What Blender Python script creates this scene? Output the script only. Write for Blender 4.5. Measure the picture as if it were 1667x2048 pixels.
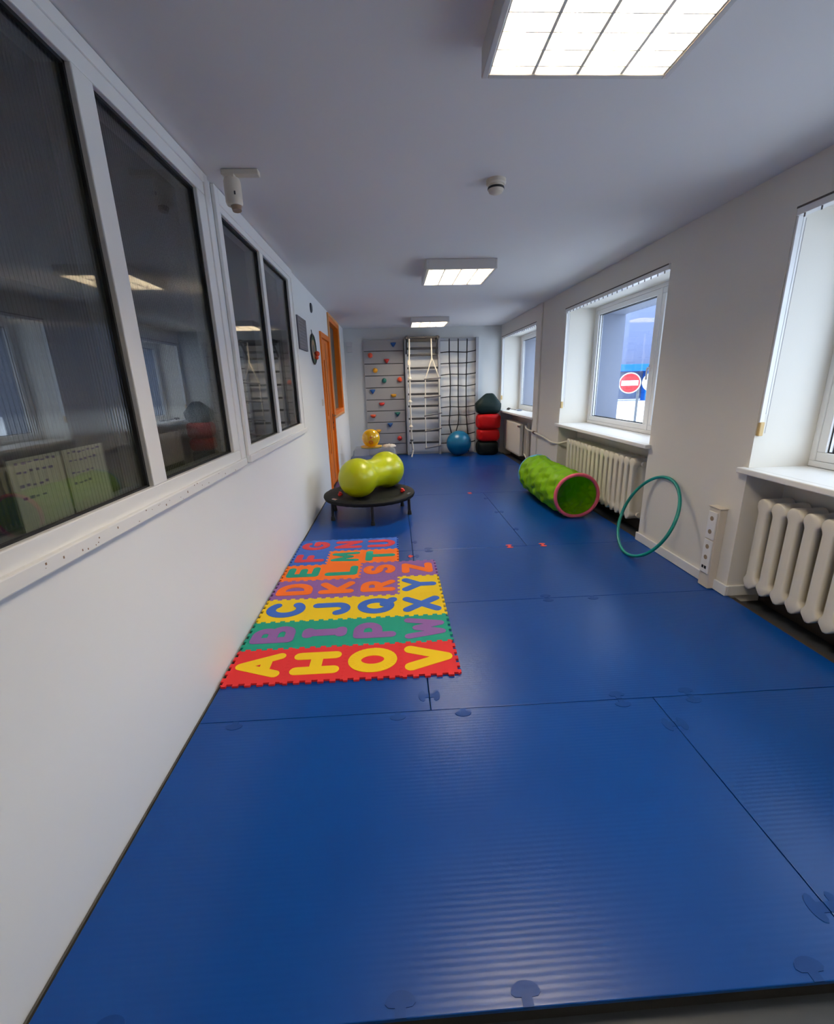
import bpy, math, random
from mathutils import Vector, Matrix
random.seed(7)
S = bpy.context.scene
COL = S.collection
for o in list(bpy.data.objects):
    bpy.data.objects.remove(o)
PI = math.pi

# ------------------------------------------------------------------ camera, sky, exposure
cd = bpy.data.cameras.new('camera')
cam = bpy.data.objects.new('camera', cd); COL.objects.link(cam)
cd.sensor_fit = 'HORIZONTAL'; cd.sensor_width = 36.0
cd.lens = 877.94 / 1667 * 36.0
cd.clip_start = 0.02; cd.clip_end = 300
_r = Vector((0.99833208, -0.05169409, -0.02570561))
_d = Vector((-0.03914984, -0.27894429, -0.95950892))
_f = Vector((0.04243051, 0.95891491, -0.28050285))
M = Matrix.Identity(4)
for i in range(3):
    M[i][0] = _r[i]; M[i][1] = -_d[i]; M[i][2] = -_f[i]
M[0][3], M[1][3], M[2][3] = 0.0, 0.0, 1.381
cam.matrix_world = M
S.camera = cam

W = bpy.data.worlds.new('sky'); S.world = W; W.use_nodes = True
bg = W.node_tree.nodes['Background']
bg.inputs['Color'].default_value = (0.69, 0.83, 1.0, 1)
SKY_STRENGTH = 4.5
bg.inputs['Strength'].default_value = SKY_STRENGTH
TUBE_STRENGTH = 66.0
vs = S.view_settings
vs.view_transform = 'Standard'; vs.look = 'None'; vs.gamma = 1.0
vs.use_curve_mapping = False
vs.exposure = 0.55
S.display_settings.display_device = 'sRGB'
S.cycles.use_denoising = True
S.cycles.max_bounces = 12; S.cycles.diffuse_bounces = 6; S.cycles.glossy_bounces = 5
S.cycles.transmission_bounces = 8; S.cycles.transparent_max_bounces = 16
S.cycles.sample_clamp_indirect = 6.0
S.cycles.caustics_reflective = False; S.cycles.caustics_refractive = False



# ------------------------------------------------------------------ colours and materials
def lin(c):
    c /= 255.0
    return c / 12.92 if c <= 0.04045 else ((c + 0.055) / 1.055) ** 2.4


def C3(r, g, b):
    return (lin(r), lin(g), lin(b), 1.0)


def mat(name, col, rough=0.6, metal=0.0, spec=0.5, bump=None, coat=0.0, emit=None, alpha=1.0, noise=None):
    """bump = (scale, strength, distance); noise = (scale, amount) gentle colour mottling"""
    m = bpy.data.materials.new(name); m.use_nodes = True
    nt = m.node_tree; b = nt.nodes['Principled BSDF']
    b.inputs['Base Color'].default_value = col
    b.inputs['Roughness'].default_value = rough
    b.inputs['Metallic'].default_value = metal
    b.inputs['Specular IOR Level'].default_value = spec
    b.inputs['Coat Weight'].default_value = coat
    b.inputs['Alpha'].default_value = alpha
    tc = None
    if bump or noise:
        tc = nt.nodes.new('ShaderNodeTexCoord')
    if noise:
        n = nt.nodes.new('ShaderNodeTexNoise'); n.inputs['Scale'].default_value = noise[0]
        n.inputs['Detail'].default_value = 4
        nt.links.new(tc.outputs['Object'], n.inputs['Vector'])
        mx = nt.nodes.new('ShaderNodeMix'); mx.data_type = 'RGBA'
        k = noise[1]
        mx.inputs[6].default_value = tuple(max(0, c * (1 - k)) for c in col[:3]) + (1,)
        mx.inputs[7].default_value = tuple(min(1, c * (1 + k)) for c in col[:3]) + (1,)
        nt.links.new(n.outputs['Fac'], mx.inputs[0]); nt.links.new(mx.outputs[2], b.inputs['Base Color'])
    if bump:
        n = nt.nodes.new('ShaderNodeTexNoise'); n.inputs['Scale'].default_value = bump[0]
        n.inputs['Detail'].default_value = 5
        nt.links.new(tc.outputs['Object'], n.inputs['Vector'])
        bp = nt.nodes.new('ShaderNodeBump'); bp.inputs['Strength'].default_value = bump[1]
        bp.inputs['Distance'].default_value = bump[2]
        nt.links.new(n.outputs['Fac'], bp.inputs['Height']); nt.links.new(bp.outputs['Normal'], b.inputs['Normal'])
    if emit:
        b.inputs['Emission Color'].default_value = emit[0]
        b.inputs['Emission Strength'].default_value = emit[1]
    return m


def glass_mat(name, ior=1.5, tint=(1, 1, 1, 1), rough=0.0, ribs=0.0, rib_scale=25.0):
    m = bpy.data.materials.new(name); m.use_nodes = True
    nt = m.node_tree; nt.nodes.clear(); N = nt.nodes.new; L = nt.links.new
    out = N('ShaderNodeOutputMaterial')
    lw = N('ShaderNodeLayerWeight'); lw.inputs['Blend'].default_value = 0.5
    pw = N('ShaderNodeMath'); pw.operation = 'POWER'; pw.inputs[1].default_value = 5.0
    fr = N('ShaderNodeMapRange'); f0 = ((ior - 1) / (ior + 1)) ** 2
    fr.inputs['To Min'].default_value = f0; fr.inputs['To Max'].default_value = 1.0
    L(lw.outputs['Facing'], pw.inputs[0]); L(pw.outputs[0], fr.inputs['Value'])
    tr = N('ShaderNodeBsdfTransparent'); tr.inputs['Color'].default_value = tint
    gl = N('ShaderNodeBsdfGlossy'); gl.inputs['Roughness'].default_value = rough
    mx = N('ShaderNodeMixShader'); L(fr.outputs[0], mx.inputs[0])
    if ribs:
        tc = N('ShaderNodeTexCoord'); wv = N('ShaderNodeTexWave'); wv.wave_type = 'BANDS'; wv.bands_direction = 'Y'
        wv.inputs['Scale'].default_value = rib_scale
        L(tc.outputs['Object'], wv.inputs['Vector'])
        bp = N('ShaderNodeBump'); bp.inputs['Strength'].default_value = ribs; bp.inputs['Distance'].default_value = 0.004
        L(wv.outputs['Fac'], bp.inputs['Height'])
        g2 = N('ShaderNodeBsdfGlossy'); g2.inputs['Roughness'].default_value = 0.03; L(bp.outputs['Normal'], g2.inputs['Normal'])
        gm = N('ShaderNodeMixShader'); gm.inputs[0].default_value = 0.34
        L(gl.outputs[0], gm.inputs[1]); L(g2.outputs[0], gm.inputs[2])
        rf = N('ShaderNodeBsdfRefraction'); rf.inputs['IOR'].default_value = 1.12; rf.inputs['Color'].default_value = tint
        L(bp.outputs['Normal'], rf.inputs['Normal'])
        tm = N('ShaderNodeMixShader'); tm.inputs[0].default_value = 0.25
        L(tr.outputs[0], tm.inputs[1]); L(rf.outputs[0], tm.inputs[2])
        L(tm.outputs[0], mx.inputs[1]); L(gm.outputs[0], mx.inputs[2])
    else:
        L(tr.outputs[0], mx.inputs[1]); L(gl.outputs[0], mx.inputs[2])
    L(mx.outputs[0], out.inputs['Surface'])
    return m


def ribbed_blue():
    """blue mat skin: fine corrugation across the room, faint scuffs"""
    m = bpy.data.materials.new('blue_mat_skin'); m.use_nodes = True
    nt = m.node_tree; N = nt.nodes.new; L = nt.links.new; b = nt.nodes['Principled BSDF']
    tc = N('ShaderNodeTexCoord')
    n1 = N('ShaderNodeTexNoise'); n1.inputs['Scale'].default_value = 2.2; n1.inputs['Detail'].default_value = 5
    L(tc.outputs['Object'], n1.inputs['Vector'])
    mx = N('ShaderNodeMix'); mx.data_type = 'RGBA'
    mx.inputs[6].default_value = (0.0004, 0.039, 0.21, 1); mx.inputs[7].default_value = (0.0008, 0.051, 0.26, 1)
    L(n1.outputs['Fac'], mx.inputs[0]); L(mx.outputs[2], b.inputs['Base Color'])
    wv = N('ShaderNodeTexWave'); wv.bands_direction = 'Y'; wv.inputs['Scale'].default_value = 20.0
    wv.inputs['Distortion'].default_value = 0.6; wv.inputs['Detail Scale'].default_value = 0.6
    L(tc.outputs['Object'], wv.inputs['Vector'])
    bp = N('ShaderNodeBump'); bp.inputs['Strength'].default_value = 0.13; bp.inputs['Distance'].default_value = 0.0012
    L(wv.outputs['Fac'], bp.inputs['Height'])
    n2 = N('ShaderNodeTexNoise'); n2.inputs['Scale'].default_value = 60; n2.inputs['Detail'].default_value = 3
    L(tc.outputs['Object'], n2.inputs['Vector'])
    bp2 = N('ShaderNodeBump'); bp2.inputs['Strength'].default_value = 0.12; bp2.inputs['Distance'].default_value = 0.001
    L(n2.outputs['Fac'], bp2.inputs['Height']); L(bp.outputs['Normal'], bp2.inputs['Normal'])
    L(bp2.outputs['Normal'], b.inputs['Normal'])
    b.inputs['Roughness'].default_value = 0.31; b.inputs['Specular IOR Level'].default_value = 0.30
    return m


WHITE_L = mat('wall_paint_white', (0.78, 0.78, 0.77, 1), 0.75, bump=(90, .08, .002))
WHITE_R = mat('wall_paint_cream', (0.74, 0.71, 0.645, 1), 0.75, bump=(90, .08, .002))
WHITE_F = mat('wall_white_far_dimmed', (0.60, 0.615, 0.61, 1), 0.75, bump=(90, .08, .002))  # wall white greyed: the weaker light at the far end is in the colour
CEIL = mat('ceiling_paint', (0.74, 0.725, 0.72, 1), 0.85, bump=(60, .08, .002))
FLOOR = mat('grey_linoleum', (0.036, 0.042, 0.050, 1), 0.5, noise=(8, .2))
DARKROOM = mat('corridor_darkness', (0.05, 0.05, 0.048, 1), 0.8)  # near black, so the unlit room's darkness is put into the colour
BLUE = ribbed_blue()
FOAMBLACK = mat('black_foam', (0.010, 0.010, 0.011, 1), 0.9)
CLIPBLUE = mat('blue_clip_plastic', (0.0008, 0.038, 0.20, 1), 0.45, spec=.24, noise=(14, .2))
CLIPRED = mat('red_clip_plastic', C3(225, 70, 60), 0.5)
PVC = mat('white_pvc', (0.80, 0.80, 0.80, 1), 0.35)
FRAMEW = mat('white_painted_wood', (0.79, 0.775, 0.75, 1), 0.45, bump=(40, .06, .002))
GASKET = mat('black_gasket', (0.006, 0.006, 0.007, 1), 0.6)
SCUFF = mat('chipped_paint_brown', C3(140, 112, 92), 0.9)
SILLW = mat('white_sill', (0.80, 0.79, 0.76, 1), 0.35)
RADW = mat('cream_radiator_enamel', (0.74, 0.695, 0.595, 1), 0.4, bump=(30, .05, .003))
ORANGE = mat('orange_varnished_wood', C3(232, 118, 4), 0.45)
ORANGE_D = mat('orange_dark_groove', C3(70, 28, 6), 0.6)
ORANGE_L = mat('pale_orange_casing', C3(214, 150, 92), 0.5)
GREYB = mat('grey_laminate', (0.33, 0.33, 0.34, 1), 0.55)
GREYD = mat('dark_grey_lacquer', (0.035, 0.035, 0.04, 1), 0.5)
GREYP = mat('grey_post_lacquer', (0.36, 0.37, 0.40, 1), 0.5)
LINE_D = mat('groove_dark', (0.02, 0.02, 0.022, 1), 0.7)
ROPEW = mat('cotton_rope', C3(226, 219, 204), 0.9, bump=(250, .5, .003))
ROPEG = mat('grey_cord', C3(128, 128, 134), 0.8)
NETB = mat('black_net_rope', (0.012, 0.012, 0.014, 1), 0.8)
CHROME = mat('brushed_steel', (0.6, 0.6, 0.6, 1), 0.25, metal=1.0)
LAMPW = mat('white_lamp_metal', (0.62, 0.60, 0.58, 1), 0.4)
LOUV = mat('polished_louvre', (0.86, 0.82, 0.74, 1), 0.3, metal=0.2)
TUBE = mat('fluorescent_glow', (1, 1, 1, 1), 0.5, emit=((1.0, 0.87, 0.68, 1), TUBE_STRENGTH))
CREAMP = mat('cream_plastic', C3(214, 204, 188), 0.45)
DARK = mat('black_plastic', (0.01, 0.01, 0.011, 1), 0.45)
TRAMPB = mat('black_trampoline_fabric', (0.007, 0.007, 0.008, 1), 0.6, spec=.22, bump=(120, .25, .002))
LIME = mat('lime_ball_vinyl', C3(182, 190, 2), 0.30, spec=0.55)
BALLB = mat('blue_ball_vinyl', C3(0, 96, 136), 0.32, spec=0.5)
BAGG = mat('dark_green_cover', (0.002, 0.013, 0.013, 1), 0.6, spec=.25, bump=(9, .25, .02))
BAGK = mat('black_green_cover', (0.0015, 0.005, 0.005, 1), 0.6, spec=.25, bump=(9, .2, .02))
BAGR = mat('red_cover', C3(176, 0, 6), 0.6, spec=.25, bump=(9, .25, .02))
TUNG = mat('green_tunnel_nylon', C3(158, 214, 8), 0.42, bump=(16, .5, .02))
TUNP = mat('pink_tunnel_trim', C3(238, 100, 124), 0.65, bump=(90, .3, .003))
TUNB = mat('pale_blue_tunnel_trim', C3(98, 172, 208), 0.65, bump=(90, .3, .003))
TEAL = mat('teal_hoop_plastic', C3(0, 130, 122), 0.35)
YELB = mat('yellow_ball_vinyl', C3(246, 190, 0), 0.12, spec=0.7, coat=0.5)
ORGS = mat('orange_print', C3(226, 108, 24), 0.3)
YDISH = mat('yellow_dish_plastic', C3(236, 196, 70), 0.35)
LACE = mat('white_netting', C3(222, 214, 204), 0.9, bump=(60, 1.0, .01))
PEWTER = mat('grey_print_canvas', C3(92, 92, 100), 0.6, noise=(6, .45))
PAPER = mat('pale_paper', C3(238, 236, 212), 0.8)
INKP = mat('purple_ink', C3(112, 84, 160), 0.8)
SMOKED = mat('dark_slot', (0.02, 0.017, 0.015, 1), 0.6)
TAN = mat('tan_weight_plastic', C3(206, 176, 120), 0.5)
TWIG = mat('red_cap', C3(220, 40, 34), 0.4)
COPPER = mat('brown_floor_strip', C3(66, 56, 50), 0.55)
SOCK = mat('socket_hole', C3(150, 130, 106), 0.6)
GREENFELT = mat('felt_green', C3(70, 96, 66), 0.9)
BROWNFELT = mat('felt_tan', C3(150, 120, 92), 0.9)
ORBALL = mat('orange_felt_ball', C3(240, 84, 40), 0.7)
GLASS_OUT = glass_mat('window_glass', 1.5)
GLASS_RIB = glass_mat('fluted_glass', 2.3, (0.82, 0.84, 0.82, 1), ribs=0.32, rib_scale=21.0)
GLASS_IN = glass_mat('plain_partition_glass', 2.3, (0.82, 0.84, 0.82, 1), ribs=0.05, rib_scale=24.0)
GLASS_DULL = mat('frosted_door_glass', C3(78, 90, 86), 0.35)
GLASS_DK = mat('dark_door_glass', C3(58, 58, 40), 0.25)
CLEARP = glass_mat('clear_plastic', 1.45, (0.86, 0.88, 0.90, 1), rough=0.06)
_nt = CLEARP.node_tree; _o = [n for n in _nt.nodes if n.type == 'OUTPUT_MATERIAL'][0]
_src = _o.inputs['Surface'].links[0].from_socket
_df = _nt.nodes.new('ShaderNodeBsdfDiffuse'); _df.inputs['Color'].default_value = (0.62, 0.66, 0.70, 1)
_m = _nt.nodes.new('ShaderNodeMixShader'); _m.inputs[0].default_value = 0.24
_nt.links.new(_src, _m.inputs[1]); _nt.links.new(_df.outputs[0], _m.inputs[2]); _nt.links.new(_m.outputs[0], _o.inputs['Surface'])
FAC = mat('grey_blue_facade', C3(92, 102, 132), 0.8, noise=(.15, .08))
OUTREV = mat('grey_outer_reveal', C3(96, 106, 128), 0.8)
SKYBLUE = mat('light_blue_cladding', C3(16, 92, 178), 0.6, spec=.2)
SHOP = mat('dark_shopfront', C3(54, 72, 104), 0.4)
PAVE = mat('pale_paving', (0.70, 0.70, 0.72, 1), 0.85, noise=(.4, .12))
SIGNR = mat('sign_red', C3(172, 14, 26), 0.5)
SIGNW = mat('sign_white', C3(186, 184, 192), 0.5)
POLE = mat('sign_pole_grey', C3(70, 76, 84), 0.5)
TILE = {'red': mat('foam_red', C3(222, 38, 42), 0.75, bump=(220, .15, .001)),
        'green': mat('foam_green', C3(0, 148, 122), 0.75, bump=(220, .15, .001)),
        'yellow': mat('foam_yellow', C3(248, 206, 0), 0.75, bump=(220, .15, .001)),
        'purple': mat('foam_purple', C3(140, 92, 160), 0.75, bump=(220, .15, .001)),
        'orange': mat('foam_orange', C3(255, 116, 14), 0.75, bump=(220, .15, .001)),
        'blue': mat('foam_blue', C3(52, 100, 190), 0.75, bump=(220, .15, .001)),
        'coral': mat('foam_coral', C3(218, 60, 70), 0.75, bump=(220, .15, .001))}


# ------------------------------------------------------------------ mesh builder
class MB:
    def __init__(s):
        s.v = []; s.f = []; s.mi = []; s.cur = 0

    def add(s, vs, fs):
        k = len(s.v); s.v += [tuple(p) for p in vs]
        for f in fs:
            s.f.append(tuple(i + k for i in f)); s.mi.append(s.cur)
        return s

    def box(s, x0, x1, y0, y1, z0, z1):
        if x0 > x1: x0, x1 = x1, x0
        if y0 > y1: y0, y1 = y1, y0
        if z0 > z1: z0, z1 = z1, z0
        v = [(x0, y0, z0), (x1, y0, z0), (x1, y1, z0), (x0, y1, z0), (x0, y0, z1), (x1, y0, z1), (x1, y1, z1), (x0, y1, z1)]
        return s.add(v, [(0, 3, 2, 1), (4, 5, 6, 7), (0, 1, 5, 4), (1, 2, 6, 5), (2, 3, 7, 6), (3, 0, 4, 7)])

    def obox(s, c, ax, ay, az):
        """box from centre and three half-axis vectors"""
        c, ax, ay, az = map(Vector, (c, ax, ay, az))
        v = [c + ax * i + ay * j + az * k for k in (-1, 1) for i, j in ((-1, -1), (1, -1), (1, 1), (-1, 1))]
        return s.add(v, [(0, 3, 2, 1), (4, 5, 6, 7), (0, 1, 5, 4), (1, 2, 6, 5), (2, 3, 7, 6), (3, 0, 4, 7)])

    def prism(s, poly, z0, z1, mp=lambda a, b, z: (a, b, z)):
        n = len(poly)
        v = [mp(a, b, z0) for a, b in poly] + [mp(a, b, z1) for a, b in poly]
        f = [tuple(range(n - 1, -1, -1)), tuple(range(n, 2 * n))]
        f += [(i, (i + 1) % n, n + (i + 1) % n, n + i) for i in range(n)]
        return s.add(v, f)

    def tube(s, pts, r, seg=8, closed=False, cap=True):
        pts = [Vector(p) for p in pts]; n = len(pts)
        rs = r if isinstance(r, (list, tuple)) else [r] * n
        ring = []; up = None
        for i in range(n):
            if closed: t = pts[(i + 1) % n] - pts[i - 1]
            else: t = pts[min(i + 1, n - 1)] - pts[max(i - 1, 0)]
            t.normalize()
            if up is None:
                up = Vector((0, 0, 1)) if abs(t.z) < .9 else Vector((1, 0, 0))
            u = (up - t * up.dot(t)); u.normalize(); w = t.cross(u); up = u
            ring.append([pts[i] + (u * math.cos(2 * PI * k / seg) + w * math.sin(2 * PI * k / seg)) * rs[i] for k in range(seg)])
        v = [p for rg in ring for p in rg]; f = []
        for i in range(n if closed else n - 1):
            a, b = i * seg, ((i + 1) % n) * seg
            for k in range(seg):
                f.append((a + k, a + (k + 1) % seg, b + (k + 1) % seg, b + k))
        if cap and not closed:
            f.append(tuple(range(seg - 1, -1, -1))); f.append(tuple((n - 1) * seg + k for k in range(seg)))
        return s.add(v, f)

    def cyl(s, p0, p1, r0, r1=None, seg=24):
        return s.tube([p0, p1], [r0, r0 if r1 is None else r1], seg)

    def lathe(s, prof, c=(0, 0, 0), axis=(0, 0, 1), seg=32, ref=None):
        """prof = [(radius, distance along axis)]"""
        c = Vector(c); a = Vector(axis).normalized()
        u = a.orthogonal().normalized() if ref is None else Vector(ref); w = a.cross(u)
        v = []; f = []; idx = []
        for r, h in prof:
            if r < 1e-6:
                idx.append([len(v)] * seg); v.append(c + a * h)
            else:
                idx.append(list(range(len(v), len(v) + seg)))
                v += [c + a * h + (u * math.cos(2 * PI * k / seg) + w * math.sin(2 * PI * k / seg)) * r for k in range(seg)]
        for A, B in zip(idx, idx[1:]):
            for k in range(seg):
                q = [A[k], A[(k + 1) % seg], B[(k + 1) % seg], B[k]]
                q = [x for j, x in enumerate(q) if x not in q[:j]]
                if len(q) > 2: f.append(tuple(q))
        return s.add(v, f)

    def sphere(s, c, r, seg=32, rings=20):
        rx, ry, rz = r if isinstance(r, (tuple, list)) else (r, r, r)
        k = len(s.v)
        prof = [(math.sin(PI * i / rings), -math.cos(PI * i / rings)) for i in range(rings + 1)]
        prof[0] = (0, -1); prof[-1] = (0, 1)
        s.lathe(prof, (0, 0, 0), (0, 0, 1), seg)
        for i in range(k, len(s.v)):
            p = s.v[i]; s.v[i] = (c[0] + p[0] * rx, c[1] + p[1] * ry, c[2] + p[2] * rz)
        return s

    def build(s, name, m, parent=None, smooth=False, bevel=0.0, base=None, seg=2, angle=38):
        if base is None:
            if parent is not None:
                base = OFF[parent.name]
            else:
                xs, ys, zs = zip(*s.v)
                base = ((min(xs) + max(xs)) / 2, (min(ys) + max(ys)) / 2, min(zs))
        me = bpy.data.meshes.new(name)
        me.from_pydata([(p[0] - base[0], p[1] - base[1], p[2] - base[2]) for p in s.v], [], s.f)
        ms = m if isinstance(m, (list, tuple)) else [m]
        for q in ms: me.materials.append(q)
        if len(ms) > 1: me.polygons.foreach_set('material_index', s.mi)
        me.update()
        if smooth:
            me.polygons.foreach_set('use_smooth', [True] * len(me.polygons))
            if angle: me.set_sharp_from_angle(angle=math.radians(angle))
        o = bpy.data.objects.new(name, me); COL.objects.link(o)
        OFF[o.name] = base
        if parent is not None: o.parent = parent
        else: o.location = base
        if bevel:
            b = o.modifiers.new('bevel', 'BEVEL'); b.width = bevel; b.segments = seg; b.limit_method = 'ANGLE'
            b.angle_limit = math.radians(40)
        return o


OFF = {}


def tag(o, label, cat, group=None, kind=None):
    o['label'] = label; o['category'] = cat
    if group: o['group'] = group
    if kind: o['kind'] = kind
    return o


def thing(name, label, cat, loc, group=None, kind=None):
    o = bpy.data.objects.new(name, None); COL.objects.link(o); o.location = loc
    o.empty_display_size = 0.1
    OFF[o.name] = tuple(loc)
    return tag(o, label, cat, group, kind)


def struct(name, mb, m, label, cat, **k):
    return tag(mb.build(name, m, **k), label, cat, kind='structure')


def copy_thing(o, loc, label, dup_mesh=False):
    r = o.copy(); COL.objects.link(r); r.location = loc; r['label'] = label; OFF[r.name] = tuple(loc)
    for ch in list(o.children):
        c = ch.copy(); COL.objects.link(c); c.parent = r
        for g in list(ch.children):
            d = g.copy(); COL.objects.link(d); d.parent = c
    return r


def sm(pts, n=8):
    """Catmull-Rom through points"""
    P = [Vector(p) for p in pts]; out = []
    for i in range(len(P) - 1):
        a, b, c, d = P[max(i - 1, 0)], P[i], P[i + 1], P[min(i + 2, len(P) - 1)]
        for k in range(n):
            t = k / n
            out.append(0.5 * ((2 * b) + (c - a) * t + (2 * a - 5 * b + 4 * c - d) * t * t + (3 * b - a - 3 * c + d) * t ** 3))
    return out + [P[-1]]


# ------------------------------------------------------------------ the room
XL, XR, YF, YB, ZC, ZF = -0.91, 2.11, 8.95, -3.0, 2.41, -0.05
XO = 2.84            # outer face of the thick window wall
WINS = [(0.42, 2.50), (3.57, 5.65), (6.72, 8.88)]

struct('floor', MB().box(-1.01, XO, YB, YF + .1, ZF - .1, ZF), FLOOR, 'dark grey linoleum floor showing at the front edge of the blue mats', 'floor')
struct('ceiling', MB().box(-1.01, XO, YB - .1, YF + .1, ZC, ZC + .12), CEIL, 'plain white painted ceiling with three square lamps', 'ceiling')
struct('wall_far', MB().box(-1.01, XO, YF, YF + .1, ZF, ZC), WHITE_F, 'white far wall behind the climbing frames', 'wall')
struct('wall_back', MB().box(-1.01, XO, YB - .1, YB, ZF, ZC), WHITE_L, 'white wall behind the camera', 'wall')


def wall_grid(mb, x0, x1, yr, zr, holes):
    ys = sorted({yr[0], yr[1], *[h[0] for h in holes], *[h[1] for h in holes]})
    zs = sorted({zr[0], zr[1], *[h[2] for h in holes], *[h[3] for h in holes]})
    for a, b in zip(ys, ys[1:]):
        run = None
        for c, d in zip(zs, zs[1:]):
            ym, zm = (a + b) / 2, (c + d) / 2
            solid = not any(h[0] < ym < h[1] and h[2] < zm < h[3] for h in holes)
            if solid:
                run = (run[0], d) if run else (c, d)
            elif run:
                mb.box(x0, x1, a, b, *run); run = None
        if run: mb.box(x0, x1, a, b, *run)
    return mb


# openings in the left partition wall: two inner windows, the door, the high orange window
LW1 = (0.78, 2.60, 0.97, 2.39); LW2 = (2.74, 4.50, 0.97, 2.36)
DOOR = (6.03, 6.77, ZF, 2.0); LW3 = (6.87, 8.08, 0.94, 2.36)
struct('wall_left', wall_grid(MB(), XL - .10, XL, (YB, YF), (ZF, ZC), [LW1, LW2, DOOR, LW3]), WHITE_L,
       'white left partition wall with two glazed panels and orange door', 'wall')
# dim room on the other side of the partition
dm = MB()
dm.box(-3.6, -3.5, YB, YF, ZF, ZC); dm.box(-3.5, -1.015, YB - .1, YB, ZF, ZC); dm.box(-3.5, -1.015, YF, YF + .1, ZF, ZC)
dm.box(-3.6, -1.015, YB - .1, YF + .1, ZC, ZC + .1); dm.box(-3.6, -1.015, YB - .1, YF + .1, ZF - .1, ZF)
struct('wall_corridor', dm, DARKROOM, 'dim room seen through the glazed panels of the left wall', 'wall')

# thick window wall on the right with reveals and radiator niches
rw = MB()
edges = [YB] + [e for w in WINS for e in w] + [YF]
for a, b in zip(edges[0::2], edges[1::2]):
    rw.box(XR, XO, a, b, ZF, ZC)
for a, b in WINS:
    rw.box(XR, 2.52, a, b, 2.20, ZC)          # head over the reveal
    rw.box(2.52, XO, a, b, 2.14, ZC)          # lower head outside the frame
    rw.box(2.36, XO, a, b, ZF, 0.81)          # back of the radiator niche
struct('wall_right', rw, WHITE_R, 'cream right wall of deep window reveals and piers', 'wall')
# outside facing of the reveals
orv = MB()
for a, b in WINS:
    orv.box(2.545, XO + .01, b - .012, b, .86, 2.14); orv.box(2.545, XO + .01, a, a + .012, .86, 2.14)
    orv.box(2.545, XO + .01, a, b, 2.125, 2.14)
    orv.box(2.545, XO + .04, a, b, .81, .86)
struct('trim_1', orv, OUTREV, 'grey outside reveals around the windows of the right wall', 'reveal')
# boxed vertical strip on the pier by the far window
struct('trim_2', MB().box(XR - .022, XR, 6.50, 6.72, ZF, ZC), WHITE_R, 'boxed vertical strip on pier before the far window', 'trim', bevel=.004)

# baseboards of the piers, turning into the niches
for a, b, nm in ((2.50, 3.57, 'pier with the sockets'), (5.65, 6.50, 'pier with the heating pipe')):
    q = MB(); q.box(XR - .016, XR, a - .016, b + .016, 0.002, .072)
    q.box(XR, 2.34, a - .016, a, 0.002, .072); q.box(XR, 2.34, b, b + .016, 0.002, .072)
    struct('baseboard_right', q, SILLW, 'white baseboard along the ' + nm, 'baseboard', bevel=.003)
struct('baseboard_right', MB().box(XR - .016, XR, 8.88, YF, 0.002, .072), SILLW, 'short white baseboard in the far right corner', 'baseboard')
for (a, b), nm in zip(WINS, ('nearest', 'middle', 'far')):
    struct('trim_3', MB().box(2.155, 2.185, a + .0, b, ZF, ZF + .028).box(2.345, 2.36, a, b, ZF, ZF + .10), COPPER,
           'brown floor strip in the niche under the ' + nm + ' window', 'trim')
struct('trim_4', MB().box(XL, XL + .007, YB, 6.0, ZF, -.012), mat('grey_floor_edge', (0.09, 0.088, 0.08, 1), .6), 'dark grey edge strip along the foot of the left wall', 'trim')


# ------------------------------------------------------------------ inner glazed panels of the left wall
def inner_window(name, o, panes, z0, z1, label, ribbed, scuffs=()):
    y0, y1, zb, zt = o
    t = thing(name, label, 'window', (XL, (y0 + y1) / 2, z0 - .1), kind='structure')
    fr = MB(); fx0, fx1 = XL - .095, XL + .012
    ys = [y0] + [e for p in panes for e in p] + [y1]
    fr.box(fx0, fx1, y0, y1, zb, z0); fr.box(fx0, fx1, y0, y1, z1, zt)
    for a, b in zip(ys[0::2], ys[1::2]):
        fr.box(fx0, fx1, a, b, z0, z1)
    fr.build('frame', FRAMEW, t, bevel=.004)
    cs = MB()                                  # casing strips around the frame
    cs.box(XL + .001, XL + .020, y0 - .03, y0 + .02, zb + .018, ZC - .004)
    cs.box(XL + .001, XL + .020, y1 - .02, y1 + .03, zb + .018, ZC - .004)
    cs.box(XL + .001, XL + .020, y0 + .02, y1 - .02, zt - .03, ZC - .004)
    cs.build('casing', FRAMEW, t, bevel=.004)
    sl = MB().box(XL + .001, XL + .030, y0 - .03, y1 + .03, zb - .025, zb + .018)
    so = sl.build('sill', FRAMEW, t, bevel=.004)
    if scuffs:
        sc = MB()
        for k in range(scuffs):
            yy = random.uniform(1.0, 2.45); zz = random.uniform(zb - .02, zb + .012)
            a = random.uniform(.002, .006)
            sc.box(XL + .030, XL + .0306, yy, yy + a, zz, zz + a * random.uniform(.4, 1.8))
        sc.build('chipped_paint', SCUFF, so)
    for a, b in panes:
        g = MB(); gx = XL - .018
        w = .011
        g.box(gx, gx + .012, a, b, z1 - w, z1); g.box(gx, gx + .012, a, b, z0, z0 + w * .6)
        g.box(gx, gx + .012, b - w, b, z0, z1); g.box(gx, gx + .012, a, a + w * .5, z0, z1)
        p = MB().box(gx - .006, gx, a - .005, b + .005, z0 - .005, z1 + .005).build('pane', GLASS_RIB if ribbed else GLASS_IN, t)
        g.build('gasket', GASKET, p)
    return t


inner_window('window_1', LW1, [(0.885, 1.6385), (1.737, 2.4915)], 1.041, 2.306,
             'nearer glazed panel of two fluted panes in the left wall', True, 26)
inner_window('window_2', LW2, [(2.797, 3.511), (3.585, 4.372)], 1.041, 2.298,
             'farther glazed panel of two panes in the left wall', False)

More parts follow.
